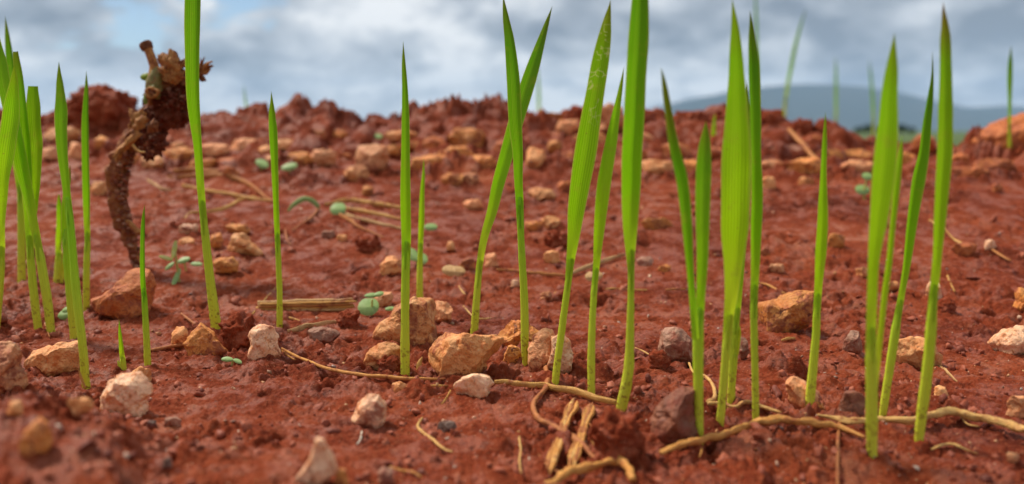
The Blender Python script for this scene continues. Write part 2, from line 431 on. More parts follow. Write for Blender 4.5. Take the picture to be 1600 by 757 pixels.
def grain_mat(name, cols, rough=.45):
    m, k = new_mat(name)
    a = k.node('ShaderNodeAttribute', attribute_name='tone'); tc = k.node('ShaderNodeTexCoord').outputs['Object']
    c = k.ramp(a.outputs['Fac'], [(i / (len(cols) - 1), c) for i, c in enumerate(cols)])
    n = k.noise(tc, 900, 3, .6)
    c = k.mix(k.math('MULTIPLY', k.step(n, .48, .62), .5), c, (.25, .06, .035))
    finish(k, principled(k, c, rough, k.bump(n, .6, .0006), .5)); return m
grain_mat('crumb', [(.13, .025, .011), (.22, .045, .018), (.30, .066, .026), (.37, .10, .045), (.25, .05, .02)], .6)
grain_mat('grit', [(.60, .40, .28), (.50, .20, .06), (.50, .27, .12), (.16, .11, .10), (.62, .44, .32), (.42, .14, .045)], .35)
grain_mat('gravel', [(.50, .19, .05), (.58, .30, .12), (.40, .12, .03), (.56, .33, .17), (.46, .16, .05), (.30, .08, .03)], .6)

def far_mat(name, a, b, scale, c3=None, s3=1.0):
    m, k = new_mat(name); v = k.node('ShaderNodeTexCoord').outputs['Object']
    c = k.mix(k.step(k.noise(v, scale, 6, .6), .38, .62), a, b)
    if c3: c = k.mix(k.math('MULTIPLY', k.step(k.noise(v, s3, 4, .6), .5, .65), .7), c, c3)
    finish(k, principled(k, c, .85, None, .2)); return m
far_mat('field', (.060, .095, .028), (.085, .12, .038), .02, (.04, .065, .022), .15)
far_mat('mountain', (.018, .030, .034), (.030, .043, .045), .002, (.045, .05, .05), .0008)
far_mat('tree_crown', (.020, .045, .012), (.045, .085, .02), .6)
far_mat('tree_trunk', (.09, .06, .04), (.13, .09, .06), .8)

# ------------------------------------------------------------------ ground sheet
def build_ground():
    ys = np.concatenate([np.linspace(-3, .04, 40)[:-1], np.linspace(.04, .19, 100)[:-1], np.linspace(.19, .46, 430)[:-1],
                         np.linspace(.46, .72, 240)[:-1], np.linspace(.72, 1.08, 170)[:-1], np.geomspace(1.08, 8.5, 70)])
    core = np.linspace(-1, 1, 880)
    out = np.geomspace(1, 40, 46)[1:] - 1
    t = np.concatenate([-(1 + out[::-1]), core, 1 + out])
    hw = .70 * np.maximum(ys, .10) + .03
    # columns: inside the view they fan out with distance, outside they run out to +-6 m
    X = np.where(np.abs(t)[None, :] <= 1, t[None, :] * hw[:, None],
                 np.sign(t)[None, :] * (hw[:, None] + (6.0 - hw[:, None]).clip(1) * ((np.abs(t)[None, :] - 1) / 39.0)))
    Y = np.repeat(ys[:, None], len(t), 1)
    x = X.ravel(); y = Y.ravel(); z = height(x, y)
    near = (y > 0) & (y < 1.6) & (np.abs(x) < 2)
    z[near] += fine_h(x[near], y[near])
    nr, nc = X.shape
    i = np.arange((nr - 1) * nc).reshape(nr - 1, nc)[:, :-1].ravel()
    Fq = np.stack([i, i + 1, i + nc + 1, i + nc], 1)
    o = add('ground', mesh_from('ground', np.stack([x, y, z], 1), Fq, MATS['soil']))
    tag(o, 'bare wet red soil bank rising to a lumpy ridge', None, None, 'structure')

build_ground()

def build_far():
    # level green plain, 1.1 m below the bed, out to the foot of the mountains
    r = np.concatenate([[0], np.geomspace(3, 11500, 40)]); a = np.linspace(0, 2 * np.pi, 97)[:-1]
    V = [(0, 0, -1.08)] + [(q * math.cos(w), q * math.sin(w), -1.08 + (.05 * math.sin(q * 1.3 + 3 * w) if q < 60 else 0)) for q in r[1:] for w in a]
    faces = [[0, 1 + j, 1 + (j + 1) % 96] for j in range(96)]
    for q in range(len(r) - 2):
        for j in range(96):
            p = 1 + q * 96 + j; p2 = 1 + q * 96 + (j + 1) % 96; faces.append([p, p + 96, p2 + 96, p2])
    tag(add('field', mesh_from('field', V, faces, MATS['field'])), 'flat green field far behind the red ridge', None, None, 'structure')
    # mountain range: long body with spurs, crest heights from the skyline
    cx = np.array([-3000, -900, 0, 500, 900, 1010, 1070, 1130, 1200, 1290, 1340, 1400, 1450, 1500, 1560, 1640, 1900, 2500, 4000])
    cr = np.array([190, 197, 196, 192, 188, 171, 156, 144, 136, 132, 137, 147, 159, 169, 166, 168, 152, 160, 180])
    bear = np.linspace(-1.05, 1.05, 361); D0 = 8200.0
    prof = np.array([0, .1, .22, .36, .52, .70, .86, 1, .9, .6, .2, 0]); dist = np.linspace(-1500, 900, len(prof))
    V = []; 
    pxs = 800 + F * np.tan(bear); row = np.interp(pxs, cx, cr)
    for i, b in enumerate(bear):
        hc = (205 - row[i]) / F * D0 / 1.0
        for j, (p, dd) in enumerate(zip(prof, dist)):
            R = (D0 + dd) / math.cos(b)
            n = float(fbm3(np.array([[b * 16, dd / 420, 1.3]]), 4, 5)[0])
            hgt = p * hc * (1 + (.22 * n * (1 - p) if p < 1 else .03 * n)) 
            V.append((R * math.sin(b), R * math.cos(b), max(hgt, 0) - 2.0 - (2 if p == 0 else 0)))
    n = len(prof); faces = np.array([[i * n + j, (i + 1) * n + j, (i + 1) * n + j + 1, i * n + j + 1] for i in range(len(bear) - 1) for j in range(n - 1)])
    tag(add('mountain_range', mesh_from('mountain_range', V, faces, MATS['mountain'])), 'blue hazy mountain range on the horizon', None, None, 'structure')

build_far()

def build_haze():
    V = [(sx * 12500, sy, z) for sx in (-1, 1) for sy in (-11800, 12500) for z in (-8, 760)]
    faces = [[0, 1, 3, 2], [4, 6, 7, 5], [0, 4, 5, 1], [2, 3, 7, 6], [0, 2, 6, 4], [1, 5, 7, 3]]
    m = bpy.data.materials.new('haze'); m.use_nodes = True; k = NT(m.node_tree)
    pv = k.node('ShaderNodeVolumePrincipled'); pv.inputs['Color'].default_value = (.48, .69, 1.0, 1)
    pv.inputs['Density'].default_value = HAZE; pv.inputs['Anisotropy'].default_value = .0
    out = k.node('ShaderNodeOutputMaterial'); k.l.new(pv.outputs[0], out.inputs['Volume'])
    try: m.cycles.homogeneous_volume = True
    except Exception: pass
    tag(add('haze', mesh_from('haze', V, faces, m, False)), 'pale blue haze over the plain', None, None, 'stuff')
HAZE = 0.72e-4
build_haze()

def build_trees():
    rng = np.random.default_rng(8)
    spec = [(1336, 340, 2.6, 'squat dark tree left of the far tree clump'), (1351, 330, 3.6, 'round dark tree in the middle of the far tree clump'),
            (1372, 345, 3.0, 'low dark tree right of centre in the far clump'), (1402, 350, 3.8, 'tallest dark tree of the far clump behind the broad leaf'),
            (1418, 360, 2.6, 'small dark tree at the right end of the far clump')]
    for px, Y, hgt, lab in spec:
        x = (px - 800) / F * Y
        t = thing('tree', (x, Y, -1.08), lab, 'tree', 'far trees at the edge of the field')
        a = np.linspace(0, 2 * np.pi, 9)[:-1]; V = []; fc = []
        for s, (zz, rr) in enumerate([(0, .28), (.25 * hgt, .2), (.5 * hgt, .12), (.8 * hgt, .04)]):
            V += [(rr * math.cos(w) + .08 * s, rr * math.sin(w), zz) for w in a]
        for s in range(3): fc += [[s * 8 + j, s * 8 + (j + 1) % 8, s * 8 + 8 + (j + 1) % 8, s * 8 + 8 + j] for j in range(8)]
        add('trunk', mesh_from('trunk', V, fc, MATS['tree_trunk']), t)
        n = 1500; d = rng.normal(size=(n, 3)); d /= np.linalg.norm(d, axis=1)[:, None]; r = rng.random(n) ** .4
        c = d * r[:, None] * np.array([hgt * .62, hgt * .5, hgt * .36]) * (1 + .3 * fbm3(d * 2 + px, 2, 3))[:, None] + np.array([0, 0, hgt * .62])
        e1 = rng.normal(size=(n, 3)) * .25; e2 = rng.normal(size=(n, 3)) * .25
        V = np.stack([c - e1, c - e2, c + e1, c + e2], 1).reshape(-1, 3)
        add('crown', mesh_from('crown', V, np.arange(4 * n).reshape(n, 4), MATS['tree_crown'], False), t)
build_trees()
# ------------------------------------------------------------------ seedlings
def spine3(S, Y0, lean):
    s = np.linspace(0, 1, len(S)); n = len(S)
    P = np.array([at(S[i, 0], S[i, 1], Y0 + lean * s[i] ** 1.6) for i in range(n)])
    W = np.maximum(S[:, 2], .25) * np.array([mpp(p[1]) for p in P])
    return P, W

def lateral(P):
    T = np.gradient(P, axis=0); T /= np.linalg.norm(T, axis=1)[:, None] + 1e-12
    L = np.stack([T[:, 2], np.zeros(len(P)), -T[:, 0]], 1); L /= np.linalg.norm(L, axis=1)[:, None] + 1e-12
    return T, L

def ribbon(P, W, V, fold, mid, sgn, wrap, seed, org):
    """leaf blade: gutter-shaped strip, folded along the midrib, rolled up at its foot"""
    n = len(P); U = np.linspace(-1, 1, 15); T, L = lateral(P); s = np.linspace(0, 1, n)
    B = np.cross(L, T)
    e = np.exp(-(s / .13) ** 2)                      # foot: clasps the sheath from the viewer's side
    f = sgn * fold * (1 - e) - wrap * e; P = P - np.array([0, 1, 0]) * (e * .46 * W)[:, None]
    m = mid * sst(.04, .3, s)
    rip = fbm3(np.stack([s * 9, np.full(n, seed * 1.37), np.zeros(n)], 1), 2, 7)
    rows = []; uv = []
    for u in U:
        a = np.abs(u - m) / (1 + np.abs(m)); a = np.where(u > m, (u - m) / (1 - m), (m - u) / (1 + m))
        q = np.sqrt(a * a + .02) - .1414
        dep = f * q * W / 2 + .05 * W * rip * u
        rows.append(P + L * (u * W / 2)[:, None] - np.array([0, 1, 0]) * dep[:, None])
        uv.append(np.stack([np.full(n, u * .5 + .5), V], 1))
    VV = np.stack(rows, 1).reshape(-1, 3) - org; UV = np.stack(uv, 1).reshape(-1, 2); k = len(U)
    i = np.arange((n - 1) * k).reshape(n - 1, k)[:, :-1].ravel()
    return VV, np.stack([i, i + k, i + k + 1, i + 1], 1), UV

def tube(P, W, V, org, flat=.85, sides=12, rough=0.0, seed=0, cap=True):
    n = len(P); T = np.gradient(P, axis=0); T /= np.linalg.norm(T, axis=1)[:, None] + 1e-12
    ref = np.array([0, 1.0, 0.001]); A = np.cross(np.tile(ref, (n, 1)), T)
    bad = np.linalg.norm(A, axis=1) < .15; A[bad] = np.cross(np.tile([1.0, 0, 0.01], (bad.sum(), 1)), T[bad]) if bad.any() else A[bad]
    A /= np.linalg.norm(A, axis=1)[:, None]
    for i in range(1, n):
        if A[i] @ A[i - 1] < 0: A[i] = -A[i]
    B = np.cross(T, A); a = np.linspace(0, 2 * np.pi, sides, endpoint=False)
    ring = np.cos(a)[None, :, None] * A[:, None, :] + flat * np.sin(a)[None, :, None] * B[:, None, :]
    R = np.repeat((W / 2)[:, None], sides, 1)
    if rough:
        Q = (P[:, None, :] + ring * R[:, :, None]).reshape(-1, 3)
        wm = max(float(np.mean(W)), 1e-5)
        R = R * (1 + rough * fbm3(Q / wm * 1.1 + seed, 3, seed).reshape(n, sides))
        gr = np.stack([np.repeat(np.arange(n), sides) * .12, np.tile(np.cos(a) * 2.2, n), np.tile(np.sin(a) * 2.2, n)], 1)
        R = R * (1 + 1.1 * rough * noise3(gr + seed * 1.9, seed + 4).reshape(n, sides))      # grooves along the strand
    VV = (P[:, None, :] + ring * R[:, :, None]).reshape(-1, 3) - org
    UV = np.stack([np.tile(np.arange(sides) / sides, n), np.repeat(V, sides)], 1)
    faces = [[i * sides + j, i * sides + (j + 1) % sides, (i + 1) * sides + (j + 1) % sides, (i + 1) * sides + j] for i in range(n - 1) for j in range(sides)]
    if cap: faces += [list(range(sides))[::-1], [(n - 1) * sides + j for j in range(sides)]]
    return VV, faces, UV

GS = 'green seedlings in a ragged row'
def seedling(label, pts, collar, mat='leaf', fold=.55, mid=0.0, sgn=1, lean=.0, more=(), Y=None, group=GS, far=False, wrap=1.1):
    pts = np.array(pts, float); seed = int(abs(pts[0, 0])) + 3
    base = hit(pts[0, 0], pts[0, 1]) if Y is None else at(pts[0, 0], pts[0, 1], Y)
    Y0 = base[1]
    d = pts[0] - pts[1]; foot = pts[0] + np.array([d[0], abs(d[1]), 0]) / max(abs(d[1]), 1) * (14 if not far else 60)
    foot[2] = pts[0, 2] * .9; pts = np.vstack([foot, pts])
    S = spline(pts, 110); S[:, 2] = np.interp(np.linspace(0, 1, 110), np.linspace(0, 1, 110), S[:, 2]).clip(0)
    P, W = spine3(S, Y0, lean); V = np.clip((S[:, 1] - pts[1, 1]) / (S[-1, 1] - pts[1, 1]), 0, 1)
    t = thing('grass_seedling', base, label, 'seedling', group)
    ci = int(np.argmax(S[:, 1] < collar)); ci = max(6, min(ci, 95))
    # sheath: rolled tube that thins into the foot of the leaf
    Ws = W[:ci + 5].copy(); Ws[-9:] *= np.linspace(1.0, .5, 9)
    Ps = P[:ci + 5] + np.array([0, 1, 0]) * 0
    VV, fc, UV = tube(Ps, Ws, V[:ci + 5], base, .8, 14, .05, seed)
    add('sheath', mesh_from('sheath', VV, fc, MATS[mat + '_sheath'], True, UV), t)
    a = max(ci - 5, 0)
    Pl, Wl, Vl = P[a:], W[a:].copy(), V[a:]
    Wl[:12] *= np.linspace(1.03, 1.0, 12)
    VV, fc, UV = ribbon(Pl - np.array([0, 1, 0]) * (.42 * Wl * np.exp(-np.linspace(0, 1, len(Wl)) / .06) * sgn * 0)[:, None], Wl, Vl, fold, mid, sgn, wrap, seed, base)
    add('leaf', mesh_from('leaf', VV, fc, MATS[mat], True, UV), t)
    tot = S[-1, 1] - pts[1, 1]
    for mm, f2, m2, s2, l2, kind, p2 in more:
        p2 = np.array(p2, float); S2 = spline(p2, 70); P2, W2 = spine3(S2, Y0 + (l2[0] if isinstance(l2, tuple) else -.0008), l2[1] if isinstance(l2, tuple) else l2)
        V2 = np.clip((S2[:, 1] - pts[1, 1]) / tot, 0, 1)
        if kind == 'sheath': VV, fc, UV = tube(P2, W2, V2, base, .7)
        else: VV, fc, UV = ribbon(P2, W2, V2, f2, m2, s2, wrap, seed + 5, base)
        add(kind, mesh_from(kind, VV, fc, MATS[mm], True, UV), t)
    return t

def build_seedlings():
    S = seedling
    S('broad seedling cut by the left picture edge, leaning right, nearest of the left clump',
      [(-8,520,13),(-2,450,14),(1,400,14),(3,340,14),(6,280,21),(12,230,27),(18,192,27),(21,157,21),(23,123,10),(22,102,0)], 400, 'leaf_light', .3, .1, 1, -.006)
    S('seedling of the left clump bending from lower right to the upper left edge',
      [(80,522,12.5),(74,470,14),(66,420,13.5),(60,385,13),(54,350,14),(47,310,18),(38,270,22),(30,230,22),(22,190,22),(13,150,21),(8,130,22),(3,100,22),(-4,70,16),(-8,40,8),(-10,20,0)], 385, 'leaf', .4, -.2, 1, .01)
    S('slim seedling standing rearmost in the left clump with a tall thin tip',
      [(34,440,12),(34,400,12),(34,350,12),(33,300,12),(30,250,16),(27,200,18),(23,150,17),(18,100,13),(13,60,8),(8,25,0)], 300, 'leaf_deep', .6, .1, 1, .0)
    S('two-leaved seedling of the left clump with both leaf tips bitten off blunt',
      [(60,518,12),(54,470,12.5),(49,420,12),(47,385,12),(45,340,13),(43,270,18),(40,220,18),(36,170,14),(31,120,12),(27,95,10),(25,81,8)], 385, 'leaf', .4, .1, 1, .004,
      [('leaf_brown_tip', .35, 0, 1, (.002, .006), 'leaf', [(47,400,11),(50,360,12),(54,320,13),(57,280,15),(58,235,20),(55,190,22),(54,165,21),(53,145,17),(53,135,15)])])
    S('seedling with the lowest foot of the left group, beside the tan flat stone',
      [(135,606,13),(129,540,13),(122,480,13),(116,420,12),(112,370,11),(107,320,12),(103,280,13),(99,240,17),(97,200,19),(97,170,19),(95,140,13),(93,115,6),(92,97,0)], 330, 'leaf', .35, .1, 1, .01)
    S('shorter seedling rising just behind the pair above the tan flat stone, with a brown tip',
      [(117,532,14),(112,480,14),(107,420,14),(104,370,13),(103,340,11),(104,310,10),(108,280,8),(110,258,0)], 370, 'leaf_brown_tip', .6, 0, 1, .0)
    S('short two-bladed sprout with a blunt tip between the left clump and its right neighbour',
      [(89,440,10),(92,400,10),(95,350,10),(94,320,8),(92,304,2)], 400, 'leaf_light', .7, 0, 1, 0,
      [('leaf_light', .7, 0, 1, .0, 'leaf', [(95,442,8),(98,430,8),(102,410,8),(104,380,6),(105,352,0)])])
    S('slim upright seedling left of the bent dead root',
      [(135,482,10),(135,440,10),(136,400,9.5),(137,376,9),(137,320,11),(136,270,11.5),(135,220,11),(135,180,10),(136,140,6),(135,111,0)], 376, 'leaf_deep', .8, .25, 1, .0)
    S('tiny pale sprout just behind the white quartz stone',
      [(193,580,10),(191,550,8),(188,520,5),(186,499,0)], 560, 'leaf_light', .6, 0, 1, 0,
      [('sheath', 0, 0, 1, .0, 'sheath', [(190,582,6),(187,574,5.5),(184,564,1.5)])])
    S('short dark green sprout in front of the rust rock below the dead root',
      [(231,573,11),(229,530,10),(226,470,9),(224,420,8),(224,370,7),(225,340,5),(226,320,0)], 460, 'leaf_deep', .9, .2, 1, 0)
    S('tall seedling crossing the dead root and running out at the top',
      [(339,524,17),(335,490,16),(329,440,14),(322,380,12),(318,340,11.5),(314,290,12),(310,230,13),(306,190,17),(303,150,20),(302,100,22),(302,50,23.5),(303,0,24),(304,-50,20),(306,-100,10),(307,-130,0)], 340, 'leaf_deep', .45, .3, 1, -.01)
    S('lone thin seedling standing at the end of the split straw',
      [(437,510,9.5),(437,460,9),(436,430,8.5),(434,380,8.5),(432,320,9),(430,260,11),(428,210,13),(426,180,10),(425,160,5),(424,143,0)], 380, 'leaf', .6, -.1, 1, 0)
    S('tall seedling rising in front of the big tan stone, needle tip',
      [(633,590,15),(633,540,14),(633,480,13),(634,420,13),(635,370,15),(634,310,16),(634,250,14),(634,190,12),(633,140,9),(631,100,6),(630,65,0)], 400, 'leaf', .5, .05, 1, .006)
    S('short thin seedling rising from behind the big tan stone',
      [(656,470,10.5),(656,430,9.5),(657,390,8),(659,340,9),(660,300,7),(662,270,4),(662,246,0)], 390, 'leaf_light', .6, 0, 1, 0)
    S('seedling arching to the right, crossing behind its straight neighbour',
      [(741,520,12),(743,490,11.5),(746,450,10.5),(750,410,10.5),(757,370,12),(769,330,16),(778,290,19),(792,240,21),(808,184,23),(818,152,23),(832,108,20),(843,73,14),(854,38,7),(863,10,0)], 430, 'leaf_deep', .35, -.1, 1, .012)
    S('straight seedling crossing in front of the arching one, foot among tan stones',
      [(821,572,9),(820,540,12),(820,507,12.5),(819,460,12),(816,410,11),(814,370,10.5),(812,320,12),(810,280,13.5),(809,240,16),(805,190,20),(802,127,20),(796,64,15),(791,32,10),(788,10,5),(786,-8,0)], 330, 'leaf_deep', .5, .35, 1, 0)
    S('broad right-leaning seedling with pale feeding trails near its tip',
      [(867,605,12),(872,560,11.5),(878,515,11),(884,470,10.5),(888,440,10.5),(891,410,13),(896,370,19),(900,330,26),(907,283,31),(915,235,34),(922,190,31),(930,143,28),(938,95,26),(945,55,19),(949,30,11),(952,14,5),(954,0,0)], 430, 'leaf_trails', .3, .1, 1, -.006)
    S('mid-height seedling between the trail-marked leaf and the tall dark leaf',
      [(924,618,12),(924,570,12),(925,515,11.5),(928,460,10),(932,410,11),(937,347,18),(944,283,21),(955,220,18),(960,190,14),(966,158,9),(971,130,5),(975,105,0)], 440, 'leaf_light', .4, 0, 1, .008)
    S('tallest dark green seedling at centre right, running out at the top',
      [(970,645,16),(976,615,18),(982,580,17),(984,547,14),(985,500,12),(986,460,10),(986,425,10.5),(985,400,14),(984,360,22),(984,320,27),(985,283,30),(986,240,31),(989,190,32),(992,127,31),(996,63,31),(999,0,25),(1001,-60,18),(1003,-110,8),(1004,-140,0)], 425, 'leaf_deep', .75, .12, 1, -.004,
      [('sheath', 0, 0, 1, .0, 'sheath', [(967,650,13),(970,632,13.5),(974,612,13),(978,595,9),(980,584,4)])])
    S('forked seedling with two leaves parting low down, beside the dark stone',
      [(1093,688,13),(1092,640,14),(1091,590,16),(1091,540,17),(1091,510,17),(1094,470,14),(1096,430,16),(1097,400,18),(1097,347,21),(1098,283,24),(1100,235,20),(1102,208,11),(1103,189,0)], 500, 'leaf', .4, .1, 1, .004,
      [('leaf_deep', .7, -.15, 1, (-.0016, -.006), 'leaf', [(1087,530,12),(1084,490,12),(1080,450,10.5),(1077,410,11.5),(1072,347,16),(1065,283,18),(1055,240,16),(1049,210,14),(1046,190,12),(1039,143,9),(1036,122,5),(1033,106,0)])])
    S('broadest seedling blade, light green and tapering to a needle at the top edge',
      [(1124,670,12),(1128,630,13),(1132,580,13),(1136,530,14),(1139,490,17),(1142,460,21),(1145,410,30),(1146,370,40),(1147,347,44),(1148,283,46),(1149,240,44),(1150,190,36),(1150,127,26),(1149,80,19),(1148,45,12),(1146,20,6),(1144,-2,0)], 520, 'leaf_light', .3, .35, 1, -.006)
    S('narrow seedling half hidden behind the broadest blade',
      [(1142,632,12),(1144,590,13),(1147,540,14),(1149,500,14),(1153,460,12),(1158,400,11),(1163,347,11),(1167,300,10),(1169,240,10),(1169,190,8),(1167,150,4),(1166.7,125,0)], 500, 'leaf_deep', .8, 0, 1, 0,
      [('leaf_brown_tip', .8, 0, 1, .0, 'leaf', [(1148,560,9),(1152,535,8),(1155,520,5),(1156,508,0)])])
    S('upright seedling right of the broadest blade, with a dark pointed tip',
      [(1181,657,10.5),(1180,600,11),(1179,550,11),(1178,500,11.5),(1178,460,12),(1179,410,14),(1180,347,18),(1181,320,18),(1181,283,17),(1180,240,15),(1179,190,17),(1177,127,17),(1176,95,16),(1174,60,11),(1173,35,5),(1172,17,0)], 470, 'leaf_deep', .8, -.25, 1, .003)
    S('lone slim seedling in front of the orange block stone',
      [(1264,643,15.5),(1267,610,15),(1271,568,13.5),(1275,520,12.5),(1277,470,12),(1279,430,14),(1281,400,17),(1284,350,17),(1285,310,13.5),(1286,270,10),(1288,220,7),(1289,195,4),(1290,175,0)], 480, 'leaf_light', .45, .1, 1, 0)
    S('seedling with the lowest foot of all, broad leaf and thin side leaf',
      [(1363,722,15),(1362,680,18),(1362,612,18.5),(1361,550,17),(1361,500,16),(1362,460,16),(1364,410,17),(1368,370,24),(1371,347,28),(1378,283,35),(1382,240,36),(1386,190,31),(1388,150,26),(1392,111,19),(1395,80,10),(1398,52,0)], 540, 'leaf_light', .3, .1, 1, -.004,
      [('leaf_light', .7, .1, 1, (.0022, .006), 'leaf', [(1366,610,10),(1370,570,10),(1374,525,10.5),(1381,460,10),(1388,410,9.5),(1394,347,9.5),(1401,283,9.5),(1406,240,7),(1409,211,0)])])
    S('right-leaning seedling with a dark folded leaf and hair-thin curved tip',
      [(1379,651,12),(1385,610,13),(1391,570,13.5),(1397,531,14),(1403,490,12),(1409,450,10.5),(1415,410,12),(1422,347,16),(1431,283,20),(1440,240,17),(1446,190,14),(1452,150,9),(1456,118,4),(1457,81,0)], 490, 'leaf_deep', 1.0, -.1, 1, .004)
    S('tall upright seedling furthest right of the front row, tip at the top edge',
      [(1435,694,14),(1440,650,16),(1445,612,16.5),(1451,560,16.5),(1455,510,16),(1458,460,14),(1462,410,14.5),(1466,347,18),(1470,283,22),(1473,240,24),(1474,190,23),(1475,127,20),(1475,63,16),(1475,40,11),(1474,20,5),(1474,3,0)], 470, 'leaf_brown_tip', .6, .15, 1, -.003)
    G2 = 'blurred seedlings beyond the ridge'
    S('thin seedling beside the large rust clod at the right edge', [(1578,256,6),(1577,200,4.5),(1577,150,6),(1577,120,8),(1578,95,6),(1580,72,0)], 200, 'leaf_deep', .5, 0, 1, 0, (), None, G2)
    S('tallest blurred seedling beyond the ridge, leaning right', [(1224,200,5.0),(1228,150,5.0),(1235,110,5.5),(1243,70,5.5),(1251,40,3.3),(1260,12,0.0)], 160, 'leaf_deep', .4, 0, 1, 0, (), 1.9, G2, True)
    S('faint upright seedling beyond the ridge left of the mountain dip', [(1306,220,3.3),(1306,150,4.4),(1306,110,3.3),(1305,88,0.0)], 190, 'leaf', .4, 0, 1, 0, (), 2.3, G2, True)
    S('faint seedling beyond the ridge just left of the broad right-hand leaf', [(1366,225,3.9),(1363,150,4.4),(1360,115,3.3),(1358,93,0.0)], 190, 'leaf_deep', .4, 0, 1, 0, (), 2.4, G2, True)
    S('faint seedling beyond the ridge right of the crossing leaves', [(842,200,3.9),(842,150,4.4),(841,120,2.8),(840,100,0.0)], 180, 'leaf_deep', .4, 0, 1, 0, (), 2.2, G2, True)
    S('small dark blurred seedling on the ridge right of the dead root', [(387,190,3.3),(384,160,3.0),(380,130,0.0)], 178, 'leaf_deep', .4, 0, 1, 0, (), 1.15, G2, True)
    S('shortest blurred sprout on the ridge left of the pointed clod', [(456,186,6),(459,170,5),(463,152,0)], 180, 'leaf_deep', .4, 0, 1, 0, (), 1.2, G2, True)
    S('pale blurred sprout on the ridge behind the forked seedling', [(1112,250,8),(1114,215,8),(1117,178,2)], 230, 'leaf_light', .4, 0, 1, 0, (), .80, G2)
    S('faint tall seedling far beyond the ridge, above the dark pointed tip', [(1183,200,4.4),(1182,100,5.0),(1181,20,3.9),(1180,-30,0.0)], 170, 'leaf_deep', .4, 0, 1, 0, (), 2.6, G2, True)
build_seedlings()
# ------------------------------------------------------------------ stones and clods
def poly_radius(poly, c, th):
    """distance from c to the outline along each angle"""
    d = np.stack([np.cos(th), np.sin(th)], 1); R = np.zeros(len(th))
    for a, b in zip(poly, np.roll(poly, -1, 0)):
        e = b - a; q = a - c
        den = d[:, 0] * e[1] - d[:, 1] * e[0]; den = np.where(np.abs(den) < 1e-12, 1e-12, den)
        t = (q[0] * e[1] - q[1] * e[0]) / den; s = (q[0] * d[:, 1] - q[1] * d[:, 0]) / den
        R = np.where((t > 0) & (s >= -1e-6) & (s <= 1 + 1e-6), np.maximum(R, t), R)
    return np.where(R <= 0, np.median(R[R > 0]) if (R > 0).any() else .001, R)

def rock(name, label, cat, poly, mat, deep=.8, seed=0, crumbly=0.0, sink=.6, group=None, ridge=None, bury=1.3):
    """poly: outline in photo pixels. The stone gets its own place on the soil, depth and faces."""
    rng = np.random.default_rng(seed); P = np.array(poly, float); even = 'oval' in label or 'rounded' in label
    bx = P[np.argmax(P[:, 1]), 0] * .5 + P[:, 0].mean() * .5; by = P[:, 1].max()
    Yb = ridge if ridge else hit(bx, by)[1]
    w = np.ptp(P[:, 0]); h = np.ptp(P[:, 1]); s = mpp(Yb); D = deep * math.sqrt(w * h) * .5 * s
    Yc = Yb + D * sink
    Q = np.array([at(x, y, Yc)[[0, 2]] for x, y in P])
    # fine resample + smoothing of the outline about its middle
    c = np.array([(Q[:, 0].max() + Q[:, 0].min()) / 2, (Q[:, 1].max() + Q[:, 1].min()) / 2])
    ang = np.linspace(-np.pi, np.pi, 361); R = poly_radius(Q, c, ang)
    ker = np.hanning(9); ker /= ker.sum(); R = np.convolve(np.r_[R[-5:-1], R, R[1:5]], ker, 'valid')
    R = R * 1.03 * np.where(np.sin(ang) < -.2, 1 + (bury - 1) * sst(.2, .8, -np.sin(ang)), 1)
    px = max(w, h); n = 6 if px > 70 else 5 if px > 30 else 4 if px > 14 else 3
    N, Fc = ico(n)
    th = np.arctan2(N[:, 2], N[:, 0]); cs = np.sqrt(np.clip(1 - N[:, 1] ** 2, 0, 1)) ** .82
    U = N * np.stack([cs / np.maximum(np.hypot(N[:, 0], N[:, 2]), 1e-6)] * 3, 1); U[:, 1] = N[:, 1]
    if not crumbly:      # flat broken faces towards and away from the viewer, and on top
        for i in range(14):
            nn = rng.normal(size=3); nn[1] = (-abs(nn[1]) if i % 3 else abs(nn[1])) * 1.4 - .2; nn /= np.linalg.norm(nn)
            o = rng.uniform(.50, .84) if not even else rng.uniform(.80, .94); d = U @ nn; k = np.where(d > o, o + (d - o) * .06, d); U = U + (k - d)[:, None] * nn
        bins = ((th + np.pi) / (2 * np.pi) * 48).astype(int) % 48; mx = np.full(48, .3)      # keep the outline full after breaking the faces
        np.maximum.at(mx, bins, np.hypot(U[:, 0], U[:, 2])); mx = (np.roll(mx, 1) + 2 * mx + np.roll(mx, -1)) / 4
        f = 1 / np.interp(th, np.linspace(-np.pi, np.pi, 49), np.r_[(mx[0] + mx[-1]) / 2, (mx[:-1] + mx[1:]) / 2, (mx[0] + mx[-1]) / 2]); U[:, 0] *= f; U[:, 2] *= f
    rr = np.interp(th, ang, R)
    X = np.stack([U[:, 0] * rr, U[:, 1] * D, U[:, 2] * rr], 1)
    sz = math.sqrt(w * h) * s
    q = X / sz + seed * 3.17
    nrm = X / (np.linalg.norm(X, axis=1)[:, None] + 1e-9)
    disp = .045 * fbm3(q * 3.2, 4, seed) + .018 * fbm3(q * 11, 3, seed + 3)
    if crumbly: disp = disp * 1.3 + crumbly * (np.abs(fbm3(q * 4.2, 2, seed + 9)) - .3) * .20 + crumbly * (np.abs(fbm3(q * 13, 2, seed + 5)) - .3) * .05
    X = X + nrm * (disp * sz)[:, None]
    o = add(name, mesh_from(name, X, Fc, MATS['rust' if 'large rust' in label else mat]), None, (c[0], Yc, c[1]))
    BERMS.append((c[0], Yc, np.ptp(Q[:, 0]) / 2, D, .38 if Yc > .66 else .13 if w > 40 else .2))
    tag(o, label, cat, group); return o

